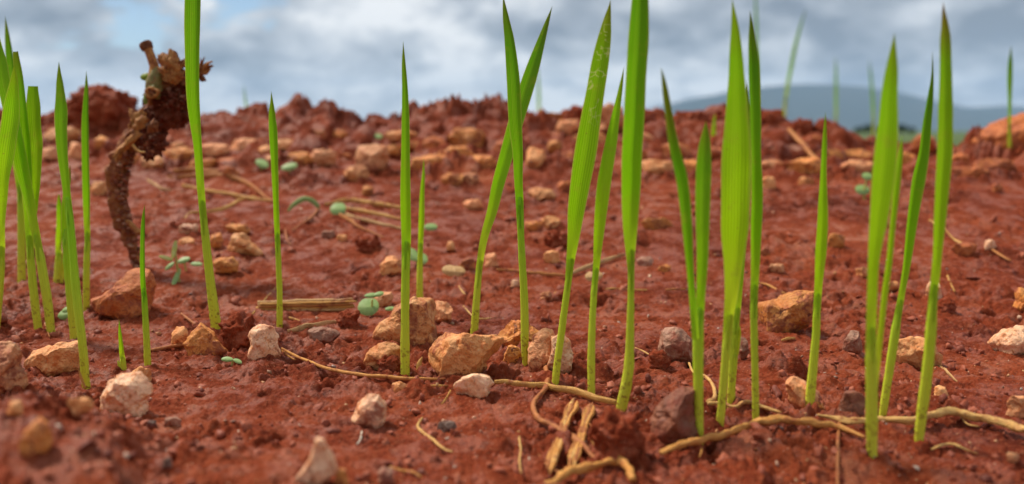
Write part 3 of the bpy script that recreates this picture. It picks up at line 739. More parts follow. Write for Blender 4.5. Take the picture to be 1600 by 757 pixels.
def box_poly(x0, x1, y0, y1, seed):
    rng = np.random.default_rng(seed); n = int(rng.integers(7, 11)); a = np.sort(np.linspace(0, 2 * np.pi, n, endpoint=False) + rng.uniform(-.22, .22, n))
    r = rng.uniform(.86, 1.12, n); e = .75
    cx, cy, w, h = (x0 + x1) / 2, (y0 + y1) / 2, (x1 - x0) / 2, (y1 - y0) / 2
    return [(cx + w * r[i] * np.sign(np.cos(a[i])) * abs(np.cos(a[i])) ** e, cy - h * r[i] * np.sign(np.sin(a[i])) * abs(np.sin(a[i])) ** e) for i in range(n)]

BERMS = []
def build_stones():
    GA, GB, GC = 'stones lying on the seed bed', 'stones on the middle slope', 'stones in the rubble band along the far ridge'
    big = [  # outline in photo pixels, material, label
     ([(-30,560),(-10,536),(22,535),(29,546),(27,571),(38,590),(26,615),(-5,632),(-30,625)], 'pink', 'large pinkish stone cut by the left picture edge'),
     ([(44,568),(55,551),(91,537),(122,534),(128,553),(121,575),(88,588),(58,584)], 'tan', 'flat tan and orange stone at the foot of the left seedlings'),
     ([(157,615),(165,599),(194,584),(219,586),(233,606),(226,634),(213,658),(186,660),(170,650),(159,636)], 'quartz', 'white quartz stone with an orange lower tip at left'),
     ([(144,475),(175,454),(192,427),(206,422),(226,424),(236,450),(228,480),(207,502),(190,500),(165,492)], 'rust', 'large rust-coloured rock below the bent dead root'),
     ([(289,537),(315,504),(339,521),(359,546),(346,557),(319,561),(302,550)], 'orange', 'pointed orange stone at the foot of the tall seedling by the root'),
     ([(389,525),(394,511),(412,507),(428,511),(434,528),(433,548),(426,564),(400,564),(390,546)], 'quartz', 'rounded orange and white pebble below the end of the split straw'),
     ([(585,522),(603,497),(627,476),(653,468),(675,474),(681,499),(676,538),(650,543),(625,537),(598,535)], 'tan', 'big tan block of stone with a seedling in front of it'),
     ([(569,565),(580,545),(605,533),(625,536),(628,560),(620,580),(585,582)], 'tan', 'pale tan stone left of the seedling with the needle tip'),
     ([(670,547),(692,526),(731,519),(770,524),(789,537),(766,560),(754,577),(725,594),(692,584),(675,566)], 'tan', 'largest tan and orange stone in the middle foreground'),
     ([(709,603),(720,590),(742,585),(765,590),(771,603),(760,620),(735,627),(716,617)], 'quartz', 'pale stone lying just below the largest tan stone'),
     ([(775,530),(797,499),(825,504),(848,522),(840,545),(800,548)], 'orange', 'orange veined stone behind the crossing seedlings foot'),
     ([(826,548),(832,526),(848,512),(864,516),(872,538),(868,566),(852,582),(834,574)], 'pink', 'pinkish brown lump right of the crossing seedlings'),
     ([(862,530),(876,520),(890,532),(896,552),(890,578),(872,588),(860,570)], 'quartz', 'pale mottled quartz chunk touching the trail-marked seedling'),
     ([(551,655),(557,632),(573,617),(592,617),(603,633),(600,655),(585,668),(562,670)], 'quartz', 'pale oval pebble alone on bare soil below the long thin root'),
     ([(462,762),(485,714),(494,685),(507,685),(520,714),(524,732),(495,762)], 'quartz', 'slanted pale shard of quartz at the bottom edge'),
     ([(1018,659),(1035,632),(1053,615),(1072,603),(1088,612),(1090,685),(1053,694),(1028,680)], 'dark', 'dark red-grey stone beside the forked seedling'),
     ([(1031,545),(1036,520),(1052,511),(1072,519),(1083,535),(1080,560),(1060,567),(1038,560)], 'grey', 'rounded grey stone stained red behind the forked seedling'),
     ([(1188,483),(1208,475),(1245,455),(1269,451),(1274,470),(1271,490),(1249,508),(1212,523),(1195,514)], 'orange', 'angular orange block stone behind the lone slim seedling'),
     ([(1224,599),(1236,590),(1260,597),(1284,618),(1278,631),(1249,640),(1240,627)], 'pink', 'pale pinkish stone at the foot of the lone slim seedling'),
     ([(1398,560),(1402,535),(1425,528),(1455,533),(1467,550),(1462,572),(1430,575),(1408,573)], 'tan', 'tan stone overhanging a dark hollow behind the right seedlings'),
     ([(1547,531),(1567,516),(1605,510),(1618,530),(1610,552),(1570,557)], 'quartz', 'pale flat stone at the right picture edge'),
     ([(355,390),(365,365),(374,363),(393,378),(412,395),(403,403),(386,405),(365,402)], 'tan', 'tan stone with a pale tip on the slope right of the root'),
     ([(1319,533),(1326,517),(1340,517),(1347,545),(1335,555),(1322,552)], 'grey', 'small bluish-grey faced stone left of the broad right leaf'),
    ]
    for i, (poly, m, lab) in enumerate(big):
        g = GB if 'on the slope' in lab else GA
        rock('stone', lab, 'stone', poly, m, .95, 11 + i, 0, .6, g, .264 if 'white quartz' in lab else .283 if 'left picture edge' in lab else None)
    boxes = [  # x0, x1, y0, y1, material, label
     (205,238,572,597,'tan','small tan stone wedged behind the white quartz'),
     (37,75,655,714,'orange','blurred orange-tan stone on the near hump at lower left'),
     (12,36,626,653,'tan','small blurred tan pebble near the lower left edge'),
     (106,143,619,646,'tan','blurred low tan stone left of the white quartz'),
     (256,283,651,669,'grey','small grey-white pebble on bare soil at lower left'),
     (230,244,657,671,'slate','tiny dark pebble beside the grey-white pebble'),
     (254,268,715,732,'slate','tiny dark blurred pebble near the bottom left'),
     (267,296,511,545,'tan','dull tan stone touching the pointed orange stone'),
     (675,707,471,506,'pink','brownish stone against the right side of the big tan block'),
     (585,613,455,482,'pink','brown rounded stone behind the round pale-green leaf'),
     (787,816,541,574,'orange','small orange stone between the largest tan stone and quartz lump'),
     (523,543,731,762,'orange','small orange pebble beside the slanted quartz shard'),
     (590,616,733,762,'grey','small grey-tan stone at the bottom edge'),
     (481,533,512,536,'grey','flat grey-brown stone sunk in the soil below the split straw'),
     (682,714,659,677,'slate','dark grey pebble below the largest tan stone'),
     (1155,1169,529,558,'grey','small grey pebble right of the half-hidden narrow seedling'),
     (1268,1287,629,647,'orange','tiny orange pebble right of the lone slim seedling'),
     (1312,1353,614,656,'dark','dark red stone left of the lowest seedling'),
     (1590,1612,452,490,'orange','orange stone half out of the right picture edge'),
     (1573,1612,615,657,'pink','grey-pink stone low at the right picture edge'),
     (1448,1472,441,468,'quartz','small whitish stone behind the furthest right seedling'),
     (1460,1482,604,621,'tan','small brown flake right of the furthest right seedling'),
     (1570,1594,706,724,'pink','small pinkish pebble near the lower right corner'),
     (612,636,598,616,'tan','small tan chip just below the needle-tip seedling'),
     (845,862,455,470,'pink','tiny pink chip right of the straight crossing seedling'),
     (353,392,350,366,'orange','brown-orange stone just above the pale-tipped tan stone'),
     (280,311,350,367,'quartz','whitish stone on the slope just left of the tall seedling'),
     (278,306,372,388,'tan','tan stone below the whitish stone on the slope'),
     (328,348,365,388,'orange','small orange stone right of the tall seedling on the slope'),
     (335,375,403,431,'orange','pair-like orange stone right of the tall seedling'),
     (595,631,402,434,'tan','tan-brown stone left of the needle-tip seedling'),
     (526,542,366,379,'tan','tiny tan stone below the straw bundle'),
     (502,524,360,374,'grey','small grey stone below the hooked pale leaf'),
     (566,584,290,309,'orange','bright orange pebble above the straw bundle'),
     (719,741,404,424,'orange','small orange stone left of the arching seedling'),
     (758,777,396,419,'pink','dull pink stone just right of the arching seedling'),
     (848,876,391,414,'tan','pale orange stone between the crossing and trail-marked seedlings'),
     (841,879,337,361,'tan','tan stone high on the slope left of the trail-marked seedling'),
     (820,846,346,361,'orange','flat orange stone next to the high tan stone'),
     (725,756,311,330,'pink','pinkish stone behind the arching seedling on the slope'),
     (798,813,437,451,'quartz','small white-pink chip left of the straight crossing seedling'),
     (698,711,377,394,'tan','small tan chip above the curled dead leaf'),
     (1001,1056,341,361,'orange','long orange stone right of the tallest dark seedling'),
     (995,1021,402,418,'grey','grey stone right of the tallest dark seedling'),
     (1027,1050,414,426,'orange','flat orange chip left of the forked seedling'),
     (1294,1322,364,392,'orange','orange stone just right of the lone slim seedling on the slope'),
     (1338,1357,417,436,'tan','tan stone left of the broad right-hand leaf'),
     (1203,1227,412,426,'pink','brownish stone above the orange block stone'),
     (1190,1202,388,399,'orange','tiny orange pebble right of the dark pointed-tip seedling'),
     (1486,1530,379,401,'rust','rusty flake of stone right of the furthest right seedling'),
     (1538,1557,374,393,'quartz','pale pink pebble beside the rusty flake'),
     (1551,1567,287,304,'orange','small orange pebble below the large rust clod'),
     (1385,1405,440,456,'tan','small tan chip between the two right-hand seedlings'),
    ]
    for i, (x0, x1, y0, y1, m, lab) in enumerate(boxes):
        rock('stone', lab, 'stone', box_poly(x0, x1, y0, y1, 200 + i), m, .9, 200 + i, 0, .6, GA if y1 > 430 else GB)
    far = [
     (109,129,170,204,'orange','blurred orange stone against the big crest clod at left'),
     (149,169,216,241,'orange','blurred yellow-orange stone left of the dead root'),
     (110,126,224,254,'tan','blurred tan stone between the two slim left seedlings'),
     (221,254,244,268,'tan','blurred tan stone right of the hanging clod of the root'),
     (258,302,232,257,'orange','blurred orange stone left of the tall seedling in the rubble'),
     (312,355,227,247,'tan','blurred pale slab right of the tall seedling in the rubble'),
     (145,169,285,307,'tan','blurred tan stone just left of the dead root stem'),
     (346,372,262,280,'pink','blurred pinkish stone above the scattered straw'),
     (558,601,227,276,'tan','largest blurred tan stone left of the needle-tip seedling'),
     (540,571,262,286,'tan','slanting blurred tan stone below the largest one'),
     (600,628,227,244,'orange','blurred orange stone touching the needle-tip seedling'),
     (692,722,272,294,'orange','round blurred orange stone right of the short thin seedling'),
     (722,745,272,291,'pink','blurred pink stone beside the round orange one'),
     (648,702,244,273,'tan','long blurred tan stone behind the short thin seedling'),
     (690,738,231,262,'orange','blurred orange-tan slab at the middle of the rubble'),
     (735,772,244,266,'orange','blurred orange stone just left of the arching seedling'),
     (484,506,203,219,'pink','small blurred pink stone under the pointed crest clod'),
     (520,544,204,219,'orange','small blurred orange stone right under the pointed crest clod'),
     (490,520,235,262,'pink','blurred brown-pink stone right of the lone thin seedling'),
     (850,876,177,195,'orange','bright orange stone on the crest left of the trail-marked leaf'),
     (873,904,189,214,'pink','rounded pinkish stone below the bright crest stone'),
     (823,851,234,269,'tan','blurred tan stone right of the straight crossing seedling'),
     (858,876,222,240,'orange','small blurred amber stone in the middle of the right rubble'),
     (873,896,239,261,'rust','blurred red-orange stone touching the trail-marked leaf'),
     (830,864,295,314,'tan','blurred tan stone below the right rubble'),
     (872,892,284,303,'pink','small blurred pink stone left of the trail-marked leaf'),
     (938,972,164,212,'pink','tall pinkish clod-like stone on the crest behind the leaves'),
     (1002,1052,252,277,'tan','long blurred tan stone right of the tallest dark leaf'),
     (1064,1094,249,275,'tan','blurred tan stone behind the forked seedling'),
     (1190,1222,252,272,'tan','blurred tan stone right of the broadest blade'),
     (1188,1212,279,298,'tan','smaller blurred tan stone below it, right of the broadest blade'),
     (1226,1284,252,281,'orange','long blurred orange slab left of the lone slim seedling'),
     (1206,1262,229,250,'grey','flat grey-tan slab under the slanting twig'),
     (1250,1269,277,291,'tan','tiny blurred tan stone under the long orange slab'),
     (1306,1360,234,258,'orange','blurred orange stone left of the broad right leaf in the rubble'),
     (1318,1362,252,274,'tan','blurred tan slab left of the broad right leaf'),
     (1398,1426,240,262,'orange','blurred orange stone between the two right-hand leaves'),
     (1430,1462,212,240,'rust','rust stone standing on the crest between right-hand leaves'),
     (1486,1515,242,266,'tan','blurred tan stone left of the large rust clod'),
     (1484,1540,262,285,'orange','blurred orange slab below and left of the large rust clod'),
     (1526,1582,250,271,'tan','pale flat stone at the foot of the large rust clod'),
     (1095,1130,232,252,'pink','blurred pink stone behind the forked right leaf'),
     (300,334,248,270,'orange','blurred orange slab under the pale slab right of the root'),
     (452,486,238,262,'tan','blurred tan slab between the lone thin seedling and the rubble'),
     (776,806,222,244,'rust','blurred rusty stone between the crossing seedlings'),
     (1140,1180,236,262,'orange','blurred orange stone half behind the broadest blade'),
     (976,1006,236,258,'orange','blurred orange stone half behind the tallest dark leaf'),
     (664,690,216,236,'rust','blurred rusty stone under the wide crest clod'),
     (1276,1312,236,256,'orange','blurred orange stone right behind the lone slim seedling'),
     (20,52,228,250,'tan','blurred tan stone behind the left clump'),
     (66,92,232,252,'pink','blurred pink stone just left of the slim left seedlings'),
     (405,428,228,245,'tan','blurred tan stone just left of the lone thin seedling'),
    ]
    for i, (x0, x1, y0, y1, m, lab) in enumerate(far):
        cx, w = (x0 + x1) / 2, (x1 - x0) * .64; x0, x1, y0 = cx - w, cx + w, y0 - .08 * (y1 - y0)
        m = {'tan': ('tan', 'orange', 'pink')[i % 3], 'pink': ('pink', 'rust')[i % 2]}.get(m, m)
        rock('stone', lab, 'stone', box_poly(x0, x1, y0, y1, 400 + i), m, .9, 400 + i, 0, .5, GC)
    # the rest of the rubble, told apart by colour, size and the nearest plant
    marks = [(25, 'behind the left clump'), (115, 'between the slim left seedlings'), (190, 'just left of the dead root'), (265, 'just right of the dead root'), (330, 'right of the tall seedling'),
             (400, 'left of the lone thin seedling'), (465, 'right of the lone thin seedling'), (530, 'under the pointed crest clod'), (600, 'left of the needle-tip seedling'), (680, 'right of the needle-tip seedling'),
             (750, 'left of the crossing leaves'), (850, 'right of the crossing leaves'), (955, 'behind the mid-height seedling'), (1030, 'right of the tallest dark leaf'), (1110, 'behind the forked seedling'),
             (1215, 'right of the broadest blade'), (1300, 'right of the lone slim seedling'), (1415, 'between the right-hand leaves'), (1500, 'right of the furthest right seedling'), (1580, 'below the large rust clod')]
    rng = np.random.default_rng(77); taken = [(q[0], q[1], q[2], q[3]) for q in far]; made = 0; used = set()
    for _ in range(3000):
        if made >= 24: break
        w = rng.uniform(22, 62); h = w * rng.uniform(.32, .6); cx = rng.uniform(-10, 1610); cy = rng.uniform(212, 262)
        if 1310 < cx < 1530 and cy < 242: continue
        if any(abs(cx - (x0 + x1) / 2) < .40 * (w + x1 - x0) and abs(cy - (y0 + y1) / 2) < .40 * (h + y1 - y0) for x0, x1, y0, y1 in taken): continue
        m, word = (('orange', 'orange'), ('tan', 'tan'), ('rust', 'rusty'), ('pink', 'pinkish'))[int(rng.integers(4))]
        lab = 'blurred %s %s rubble stone %s' % ('flat' if h < .42 * w else 'chunky' if w > 40 else 'small', word, min(marks, key=lambda k: abs(k[0] - cx))[1])
        if lab in used: continue
        used.add(lab); taken.append((cx - w / 2, cx + w / 2, cy - h / 2, cy + h / 2)); made += 1
        rock('stone', lab, 'stone', box_poly(*taken[-1], 900 + made), m, .9, 900 + made, 0, .5, GC)
    clods = [
     ([(348,530),(352,505),(370,492),(390,497),(399,520),(392,545),(368,548)], 1.0, 'dark red crumbly clod left of the rounded pebble', None),
     (box_poly(527,562,485,514,1), .6, 'small brick-red clod below the round pale-green leaf', None),
     (box_poly(592,626,556,586,2), .6, 'red clod stuck on the pale tan stone', None),
     ([(925,690),(930,660),(950,646),(985,650),(1000,672),(1003,705),(985,725),(945,722)], .7, 'big rough red clod at the foot of the tallest dark seedling', None),
     (box_poly(1014,1045,549,576,3), .7, 'red clod beside the rounded grey stone', None),
     (box_poly(556,592,368,392,4), .7, 'dark red clod on the slope below the straw bundle', None),
     (box_poly(852,892,363,388,5), .8, 'red clod above the pale orange stone on the slope', None),
     (box_poly(1466,1492,466,490,6), .7, 'brown clod at the foot of the bent dry straw', None),
     ([(104,196),(110,160),(130,140),(165,136),(195,150),(206,172),(200,200),(150,214)], .8, 'big dark red clod on the crest at left behind the dead root', .86),
     ([(468,205),(480,180),(500,165),(516,160),(535,175),(560,196),(566,208),(510,214)], .8, 'pointed dark red clod on the crest left of centre', .92),
     ([(640,205),(655,182),(688,174),(705,166),(730,160),(752,170),(775,186),(800,200),(770,216),(690,216)], .9, 'wide lumpy red clod on the crest at the middle', .93),
     (box_poly(370,420,168,200,21), .9, 'low red clod on the crest left of the lone thin seedling', .92),
     (box_poly(436,476,170,202,22), .9, 'low red clod on the crest right of the lone thin seedling', .93),
     (box_poly(575,610,188,214,23), .9, 'small red clod in the dip of the crest', .9),
     (box_poly(800,846,176,208,24), .9, 'red clod on the crest behind the crossing leaves', .9),
     (box_poly(884,930,166,204,25), .9, 'red clod on the crest behind the trail-marked leaf', .9),
     (box_poly(1116,1160,168,204,26), .9, 'red clod on the crest half behind the broadest blade', .9),
     (box_poly(1232,1272,186,214,27), .9, 'red clod on the crest under the foot of the slanting twig', .88),
     (box_poly(40,92,180,214,28), .9, 'low red clod on the crest behind the left clump', .88),
     (box_poly(225,300,172,214,7), .8, 'dark red clod on the crest behind the root crown', .88),
     (box_poly(338,362,172,196,8), .6, 'small red clod on the crest right of the tall seedling', .92),
     (box_poly(990,1024,170,200,9), .8, 'reddish clod on the crest right of the tallest dark leaf', .9),
     (box_poly(1058,1108,174,206,10), .8, 'broad red clod on the crest behind the forked seedling', .9),
     (box_poly(1186,1226,172,206,11), .8, 'dark red clod on the crest right of the broadest blade', .9),
     (box_poly(1274,1304,186,232,12), .8, 'upright dark red clod on the crest behind the lone slim seedling', .88),
     ([(1514,250),(1518,222),(1538,204),(1572,190),(1612,180),(1650,188),(1660,250),(1600,264),(1540,264)], .22, 'large rust clod at the right picture edge', .80),
    ]
    for i, (poly, cr, lab, ridge) in enumerate(clods):
        rock('soil_clod', lab, 'clod', poly, 'red', .9, 700 + i, cr, .5, 'clods of red soil', ridge, 1.3)
build_stones()

# ------------------------------------------------------------------ loose crumbs and grit
def scatter(name, n, smin, smax, mat, sub, seed, label, cluster=.0, yr=(.14, 1.05), mound=.25):
    rng = np.random.default_rng(seed); N, Fc = ico(sub); Vs = []; Fs = []; tone = []; k = len(N); made = 0
    spots = np.array([hit(px, py)[:2] for px, py in [(520,535),(95,590),(610,560),(670,575),(860,600),(790,600),(1000,650),(1060,600),(1150,610),(1300,600),(1430,600),(380,540),(250,560),(1480,560),(900,660),(60,520),(1520,480),(330,470)]])
    while made < n:
        m = 4000
        y = 1 / rng.uniform(1 / yr[1], 1 / yr[0], m); x = rng.uniform(-.72, .72, m) * y + rng.uniform(-.03, .03, m)
        keep = perlin2(x / .045 + 1.7, y / .045 + 9.0, 33 + seed) + .3 * rng.random(m) > cluster
        x, y = x[keep], y[keep]
        if rng.random() < .35:
            c = spots[rng.integers(len(spots), size=900)]; x = np.r_[x, c[:, 0] + rng.normal(0, .011, 900)]; y = np.r_[y, c[:, 1] + rng.normal(0, .012, 900)]
        z = height(x, y) + fine_h(x, y)
        for xx, yy, zz in zip(x, y, z):
            if made >= n: break
            s = smin + (smax - smin) * rng.random() ** 3.2; s *= .5 * (.75 + .6 * min(yy / .3, 2.2))
            A = rng.normal(size=(3, 3)) * .28 + np.eye(3); q, _ = np.linalg.qr(rng.normal(size=(3, 3)))
            V = (N * (1 + .22 * rng.normal(size=(k, 1)))) @ (A @ q) * s + np.array([xx, yy, zz + s * mound])
            Vs.append(V); Fs.append(Fc + made * k); tone.append(np.full(k, rng.random())); made += 1
    me = mesh_from(name, np.concatenate(Vs), np.concatenate(Fs), MATS[mat], sub > 1)
    a = me.attributes.new('tone', 'FLOAT', 'POINT'); a.data.foreach_set('value', np.concatenate(tone).astype(np.float32))
    tag(add(name, me), label, None, None, 'stuff')

scatter('soil_crumbs', 2600, .0006, .0028, 'crumb', 2, 1, 'loose red soil crumbs strewn over the ground', .12)
scatter('grit', 1500, .0004, .0014, 'grit', 1, 2, 'fine pale and orange grit on the red soil', -.2, (.15, .75))

def settle_soil():
    """soil heaped against stones, clods and the feet of seedlings"""
    me = bpy.data.objects['ground'].data; n = len(me.vertices); co = np.zeros(n * 3, dtype=np.float32); me.vertices.foreach_get('co', co); co = co.reshape(-1, 3)
    for o in bpy.data.objects:
        if o.name.startswith('grass_seedling') and o.location[1] < .7: BERMS.append((o.location[0], o.location[1], .0034, .0034, .42))
    for cx, cy, rx, ry, amp in BERMS:
        m = (np.abs(co[:, 0] - cx) < 2.4 * rx) & (np.abs(co[:, 1] - cy) < 2.4 * ry)
        if not m.any(): continue
        q = co[m]; r = np.hypot((q[:, 0] - cx) / rx, (q[:, 1] - cy) / ry)
        w = 1 + .9 * perlin2(q[:, 0] / .006, q[:, 1] / .006, 77) + .5 * perlin2(q[:, 0] / .0025, q[:, 1] / .0025, 78)
        q[:, 2] += (amp * math.sqrt(rx * ry) * np.exp(-((r - .92) / .42) ** 2) * w).astype(np.float32); co[m] = q
    me.vertices.foreach_set('co', co.ravel()); me.update()
settle_soil()
# ------------------------------------------------------------------ straw, roots, leaf bits
def strand(name, label, cat, pts, mat, flat=.6, mode='ground', lift=.35, rough=.12, group=None, parent=None, sides=10, n=None, Y=None):
    """round or flattened strand laid along photo pixels (x, y, width); 'ground' follows the soil, 'span' bridges from end to end"""
    pts = np.array(pts, float); L = np.hypot(*np.diff(pts[:, :2], axis=0).T).sum()
    n = n or int(np.clip(L / 3.2, 10, 90)); S = spline(pts, n); S[:, 2] *= .88
    kk = np.stack([np.linspace(0, L / 16, n), np.full(n, pts[0, 0]), np.zeros(n)], 1); S[:, 0] += .16 * S[:, 2] * noise3(kk, 3); S[:, 1] += .16 * S[:, 2] * noise3(kk + 50, 4)
    if mode == 'ground':
        P = np.array([hit(x, y) for x, y in S[:, :2]])
        if n > 8:
            yy = np.convolve(np.pad(P[:, 1], 3, mode='edge'), np.ones(7) / 7, 'valid') - (.0055 if L > 220 else .002); P = np.array([at(S[i, 0], S[i, 1], yy[i]) for i in range(n)])
            P[:, 2] = np.maximum(P[:, 2], height(P[:, 0], P[:, 1]) + .0005)
    else:
        if Y is None: a = hit(*S[0, :2])[1]; b = hit(*S[-1, :2])[1]
        else: a, b = Y
        P = np.array([at(S[i, 0], S[i, 1], a + (b - a) * i / (n - 1)) for i in range(n)])
    W = np.maximum(S[:, 2], .8) * np.array([mpp(p[1]) for p in P])
    P[:, 2] += W * lift * .5 if mode == 'ground' else 0
    org = P[0].copy()
    if parent is not None: org = np.array(parent.location)
    VV, fc, UV = tube(P, W, np.linspace(0, L / 60, n), org, flat, sides, rough, int(abs(pts[0, 0])) % 97)
    o = add(name, mesh_from(name, VV, fc, MATS[mat], True, UV), parent, (0, 0, 0) if parent is not None else org)
    if parent is None: tag(o, label, cat, group)
    return o

def blade_disc(px, py, a, b, ang, Y, tilt, mat, name, parent, org, notch=.0, curl=.25, sides=28):
    """small rounded leaf, a and b half-sizes in photo pixels, solid, domed"""
    c = at(px, py, Y); s = mpp(Y); th = np.linspace(0, 2 * np.pi, sides, endpoint=False); V = []; UV = []
    ca, sa = math.cos(ang), math.sin(ang); rings = [0, .3, .6, .85, 1.0]
    for side in (1, -1):
        for r in rings:
            for t in th:
                rr = r * (1 - notch * math.exp(-((t - math.pi / 2) / .35) ** 2))
                u, v = a * s * rr * math.cos(t), b * s * rr * math.sin(t)
                x, z = u * ca - v * sa, u * sa + v * ca
                dep = (-(1 - r * r) * curl * .35 + .30 * abs(rr * math.sin(t)) ** 1.2 * (1 if a >= b else 0) + .30 * abs(rr * math.cos(t)) ** 1.2 * (0 if a >= b else 1)) * min(a, b) * s + side * -.00018 * (1 - r ** 6)
                V.append((c[0] + x, c[1] + dep + z * tilt, c[2] + z)); UV.append((.5 + .5 * rr * math.cos(t), .5 + .5 * rr * math.sin(t)))
    m = len(rings) * sides; fc = []
    for k in (0, 1):
        for r in range(len(rings) - 1):
            for j in range(sides):
                q = [k * m + r * sides + j, k * m + r * sides + (j + 1) % sides, k * m + (r + 1) * sides + (j + 1) % sides, k * m + (r + 1) * sides + j]
                fc.append(q if k == 0 else q[::-1])
    return add(name, mesh_from(name, np.array(V) - np.array(org), fc, MATS[mat], True, UV), parent)

def frayed_root(label, pts):
    """a rotting root stick: a bundle of stringy strands wound loosely together"""
    pts = np.array(pts, float); b = hit(pts[len(pts) // 2, 0], pts[len(pts) // 2, 1]); t = thing('root', b, label, 'root', 'thin roots on the soil')
    rng = np.random.default_rng(int(pts[0, 0])); n = 70; S = spline(pts, n); B = np.array([hit(x, y) for x, y in S[:, :2]])
    yy = np.convolve(np.pad(B[:, 1], 9, mode='edge'), np.ones(19) / 19, 'valid')
    for k in range(9):
        ph = k / 9 * 2 * np.pi + rng.uniform(-.3, .3); tw = rng.uniform(.8, 2.2); s = np.linspace(0, 1, n); i0, i1 = int(rng.integers(0, 9)), int(n - rng.integers(0, 14))
        w = S[:, 2] * mpp(.26); rad = w * (.30 + .05 * np.sin(9 * s + k))
        P = np.array([at(S[i, 0] + math.cos(ph + tw * s[i]) * S[i, 2] * .32, S[i, 1], yy[i]) for i in range(n)])
        P[:, 1] -= np.sin(ph + tw * s) * rad; P[:, 2] += .0010 + w * .25
        W = w * rng.uniform(.30, .48) * (1 + .35 * noise3(np.stack([s * 14, np.full(n, k * 2.1), np.zeros(n)], 1), k))
        W[i0:i0 + 5] *= np.linspace(.4, 1, 5); W[i1 - 6:i1] *= np.linspace(1, .3, 6)
        VV, fc, UV = tube(P[i0:i1], W[i0:i1], np.linspace(0, 3, n)[i0:i1], b, .8, 10, .22, k + 3)
        add('strand', mesh_from('strand', VV, fc, MATS[('root', 'root_pale', 'root_rust', 'root', 'straw_orange')[k % 5]], True, UV), t)

